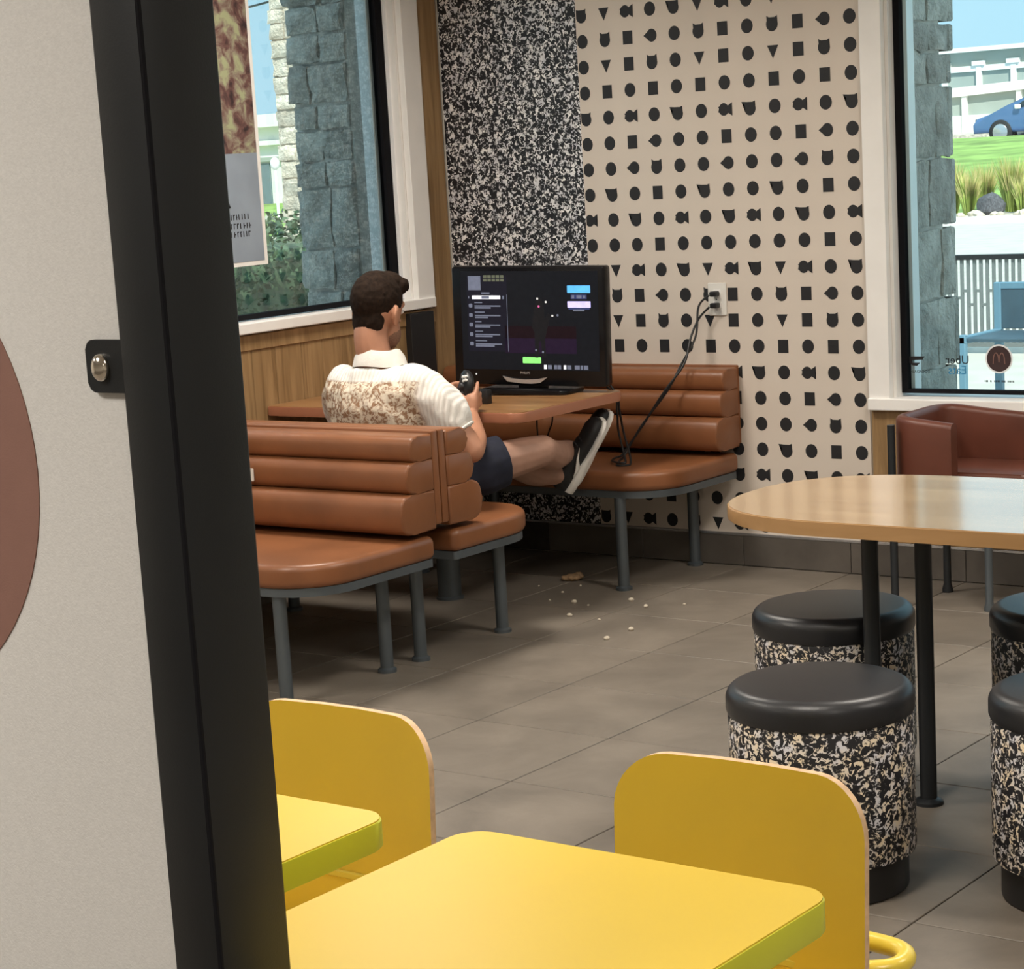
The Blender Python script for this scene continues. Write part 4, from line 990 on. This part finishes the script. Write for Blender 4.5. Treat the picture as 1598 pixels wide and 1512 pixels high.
# ---- rocks and ornamental grasses across the driveway
rnd = random.Random(21)
rm = []
for k in range(4):
    m = MB(); m.ell((0, 0, 0), (1, .8, .62), n=10, m=6)
    for v in m.bm.verts: v.co += v.co.normalized()*noise.noise(v.co*1.6+V((k*7, 0, 0)))*.35
    rm.append(m.mesh('rock', 'rock', True))
base = W(1540, 342, 'z', .03)
placed = []
for k in range(22):
    s_ = rnd.uniform(.06, .12)
    for _ in range(60):
        x = base.x-1.8+3.6*k/22+rnd.uniform(-.06, .06); y = 28.35+rnd.uniform(-.24, .28)
        if all(math.hypot(x-a, y-b) > 1.16*(s_+c) for a, b, c in placed): break
    placed.append((x, y, s_))
    tag(inst('rock', rm[k % 4], None, (x, y, .03+s_*.3), (rnd.uniform(-.3, .3), rnd.uniform(-.3, .3), rnd.uniform(0, 6)), (s_, s_, s_)), 'pale rounded rock in the gravel bed at the foot of the grasses', 'rock', 'rocks along the gravel bed')
dk = W(1536, 336, 'z', .03); me = rm[1].copy(); me.materials.clear(); me.materials.append(MT['dark_rock'])
tag(inst('boulder', me, None, (dk.x, dk.y+.3, .20), (0, 0, .4), (.24, .24, .34)), 'dark grey boulder among the ornamental grasses', 'boulder')
def tuft(seed, n, h, spread, mats):
    rnd = random.Random(seed); m = MB(); bm = m.bm
    for i in range(n):
        a = rnd.uniform(0, 6.28); r = rnd.random()**.7*spread; hh = h*rnd.uniform(.6, 1.05); w_ = .010
        b0 = V((math.cos(a)*r*.35, math.sin(a)*r*.35, 0)); b1 = V((math.cos(a)*r*.7, math.sin(a)*r*.7, hh*.6)); b2 = V((math.cos(a)*r*1.25, math.sin(a)*r*1.25, hh))
        t = V((-math.sin(a+1), math.cos(a+1), 0))*w_
        v = [bm.verts.new(p) for p in (b0-t, b0+t, b1+t, b1-t, b2)]
        for f, idx in (((0, 1, 2, 3), 0), ((3, 2, 4), 1 if rnd.random() < .7 else 0)): bm.faces.new([v[j] for j in f]).material_index = idx
    return m.mesh('blades', mats)
tms = [tuft(s_, 420, 1.0, .30, ['grass_blade', 'straw_blade']) for s_ in range(3)]
for k in range(20):
    x = dk.x+.58*(k % 10-4.5)+.29+rnd.uniform(-.02, .02); y = (29.25 if k < 10 else 30.0)+(.10 if k % 2 else -.04); s_ = rnd.uniform(.66, .84) if k < 10 else rnd.uniform(.82, .98)
    if k < 10: x = dk.x+(1 if k % 2 else -1)*(.47+.60*(k//2))+rnd.uniform(-.02, .02)     # either side of the boulder
    e = empty('grass_tuft', (x, y, .03), 'straw-tipped ornamental grass tuft behind the pale rocks' if k < 10 else 'ornamental grass tuft in the row next to the lawn', 'grass tuft', 'ornamental grasses by the rocks' if k < 10 else 'ornamental grasses by the lawn')
    o = inst('blades', tms[k % 3], e, (0, 0, 0), (0, 0, rnd.uniform(0, 6)), (s_, s_, s_)); o['kind'] = 'stuff'
# ---- parked blue car on the street
cn = W(1515, 212, 'y', 50); cz = 1.0
e = empty('car', (cn.x+2.2, 51, cz), 'blue car on the street above the lawn', 'car')
prof = [(-2.2, .32), (-2.22, .55), (-2.1, .72), (-1.6, .86), (-1.15, .95), (-.35, 1.40), (.3, 1.47), (1.0, 1.42), (1.75, 1.05), (2.15, .98), (2.22, .6), (2.2, .32)]
MB().prism(prof[::-1], -.88, .88, 'y', .10, 3).build('body', 'car_blue', e, (0, 0, 0), True)
for s_ in (-1, 1):
    MB().prism([(-1.0, .97), (-.36, 1.33), (.28, 1.40), (.28, .97)], s_*.86, s_*.885, 'y').build('side_window', 'car_glass', e); MB().prism([(.36, .97), (.36, 1.40), (.95, 1.35), (1.5, 1.02)], s_*.86, s_*.885, 'y').build('side_window', 'car_glass', e)
    MB().box(-.92, -.74, s_*.88-.06, s_*.88+.14*s_+.02, .93, 1.06, .03, 2).build('mirror', 'far_white', e)
    for x in (-1.38, 1.38):
        wv_ = MB().lathe([(.10, -.11), (.30, -.11), (.335, -.08), (.335, .08), (.30, .11), (.10, .11)], n=24).build('wheel', 'tyre', e, (x, s_*.80, .335), True); wv_.rotation_euler.x = math.pi/2
        MB().lathe([(.21, -.118), (.22, -.11), (.22, .11), (.21, .118)], n=16).build('rim', 'silver', wv_, (0, 0, 0), True)
for s_ in (-1, 1): MB().box(-2.16, -1.95, s_*.62-.18, s_*.62+.18, .60, .72, .03, 2).build('headlight', 'car_glass', e)
# ---- building and ramp wall behind the street
fy = 78
def Z(py, yy=fy): return W(1540, py, 'y', yy).z
xl = W(1440, 100, 'y', fy).x-10; xr = xl+60
e = empty('distant_building', ((xl+xr)/2, fy, 1.2), 'long grey-green building with white trim bands behind the street', 'building'); off = -V(((xl+xr)/2, fy, 1.2))
lo_(MB().box(xl, xr, fy, fy+12, 1.2, Z(76)), 'wall', 'far_wall', e); lo_(MB().box(xl-.2, xr+.2, fy-.4, fy+12.2, Z(79), Z(72)), 'cornice', 'far_white', e); lo_(MB().box(xl-.1, xr+.1, fy-.12, fy, Z(110), Z(101)), 'white_band', 'far_white', e)
for k in range(7):
    xx_ = W(1529+54*(k-1), 100, 'y', fy).x; lo_(MB().box(xx_-.11, xx_+.11, fy-.15, fy, Z(140), Z(96)), 'pier', 'far_white', e); lo_(MB().box(xx_-.27, xx_+.27, fy-.2, fy, Z(101), Z(94)), 'pier_cap', 'far_white', e)
gy = 66; xl = W(1440, 140, 'y', gy).x-6; xr = W(1700, 140, 'y', gy).x+6
e = empty('ramp_wall', ((xl+xr)/2, gy, 1.2), 'sloping white parapet with grey panels between the street and the building', 'wall'); off = -V(((xl+xr)/2, gy, 1.2))
za, zb_ = W(1480, 146, 'y', gy), W(1598, 132, 'y', gy); sl = (zb_.z-za.z)/(zb_.x-za.x); zl, zr_ = za.z+sl*(xl-za.x), za.z+sl*(xr-za.x)
lo_(MB().prism([(xl, 1.2), (xr, 1.2), (xr, zr_), (xl, zl)], gy, gy+.3, 'y'), 'panel', 'far_wall', e); lo_(MB().prism([(xl, zl-.16), (xr, zr_-.16), (xr, zr_+.16), (xl, zl+.16)], gy-.2, gy+.4, 'y'), 'parapet', 'far_white', e)
for k in range(6):
    xx_ = W(1507+85*(k-2), 160, 'y', gy).x; lo_(MB().box(xx_-.09, xx_+.09, gy-.15, gy, 1.2, za.z+sl*(xx_-za.x)), 'pier', 'far_white', e)
lo_(MB().box(xl, xr, gy-.1, gy+.05, 1.2, Z(178, gy)), 'plinth', 'far_white', e)

# ================================================================== POSTER AND DECALS ON THE GLASS
e = empty('window_poster', (-.030, -1.38, 1.27), 'hanging poster with food photo over grey text panel in the left window', 'poster'); off = -V((-.030, -1.38, 1.27))
lo_(MB().box(-.034, -.028, -1.70, -1.072, 1.262, 2.50), 'border', 'far_white', e)
zs = W(400, 238, 'x', -.03).z
lo_(MB().box(-.0275, -.0268, -1.68, -1.090, zs, 2.48), 'photo', 'poster_photo', e); lo_(MB().box(-.0275, -.0268, -1.68, -1.090, 1.278, zs), 'text_panel', 'poster_grey', e)
m = MB(); rnd = random.Random(2)
for (xa, xb, py) in ((351, 390, 339), (352, 392, 353), (352, 394, 366)):
    p, q = W(xa, py+2, 'x', -.0265), W(xb, py-2, 'x', -.0265); y = p.y
    while y < q.y:
        w_ = rnd.uniform(.006, .012); h = .020; z = p.z+(q.z-p.z)*(y-p.y)/(q.y-p.y)
        m.box(-.0268, -.0264, y, y+.0045, z-h/2, z+h/2)
        if rnd.random() < .8: zz_ = z+rnd.choice((-1, 0, 1))*h*.4; m.box(-.0268, -.0264, y, y+w_, zz_-.002, zz_+.002)
        y += w_+.006+(.014 if rnd.random() < .15 else 0)
o = m.build('small_print', 'decal_black', e); o.location = off
a, b = W(350, 305, 'x', -.0265), W(358, 325, 'x', -.0265)
o = MB().tube([a, b], .006, 6).build('big_letter_stroke', 'decal_black', e); o.location = off
GY = .0555
def dec(name, label): return empty(name, (0, 0, 0), label, 'sticker')
def put(e, p): e.location = p
def mtx(px, py, e): q = W(px, py, 'y', GY); return Matrix.Translation(q-V(e.location)) @ Matrix.Rotation(math.pi/2, 4, 'X') @ Matrix.Scale(-1, 4, (1, 0, 0))
e = dec('delivery_sticker', 'black reversed delivery logo sticker low on the right window, over the stone pilaster'); e.location = W(1432, 565, 'y', GY)
pts = [(1419, 556), (1443, 556), (1440, 561), (1424, 562), (1424, 566), (1436, 566), (1431, 571), (1424, 570), (1419, 566)]
q = [W(a, b, 'y', GY)-V(e.location) for a, b in pts]
MB().prism([(v.x, v.z) for v in q], -.0007, 0, 'y').build('logo', 'decal_black', e)
text('lettering', 'DOORDASH', .014, 'decal_black', e, mtx(1436, 580, e), .0003)
e = dec('meal_sticker', 'reversed two-line delivery lettering sticker low on the right window, beside the pilaster'); e.location = W(1498, 572, 'y', GY)
text('lettering', 'Uber', .044, 'decal_black', e, mtx(1494, 562, e), .0003); text('lettering', 'Eats', .044, 'decal_blue', e, mtx(1494, 578, e), .0003)
c = W(1559, 560, 'y', GY); e = empty('round_sticker', c, 'round dark maroon sticker with white rim on the right window', 'sticker')
def disc(r, n=40): return [(r*math.cos(2*math.pi*i/n), r*math.sin(2*math.pi*i/n)*1.0) for i in range(n)]
MB().prism(disc(.0515), -.0004, 0, 'y').build('rim', 'decal_white', e); MB().prism(disc(.0455), -.0008, -.0003, 'y').build('face', 'decal_maroon', e)
m = MB()
for s_ in (-1, 1): m.tube(spline([(s_*.022, -.001, -.018), (s_*.019, -.001, .010), (s_*.011, -.001, .021), (s_*.003, -.001, .010), (0, -.001, -.012)], 5), .0016, 6)
m.build('arches', 'panel_circle', e)
m = MB(); rnd = random.Random(8); x = -.055
while x < .055:
    w_ = rnd.uniform(.004, .008); m.box(x, x+w_*.6, -.0006, 0, -.083, -.076); x += w_+(.007 if rnd.random() < .25 else 0)
m.build('fine_print', 'decal_black', e)
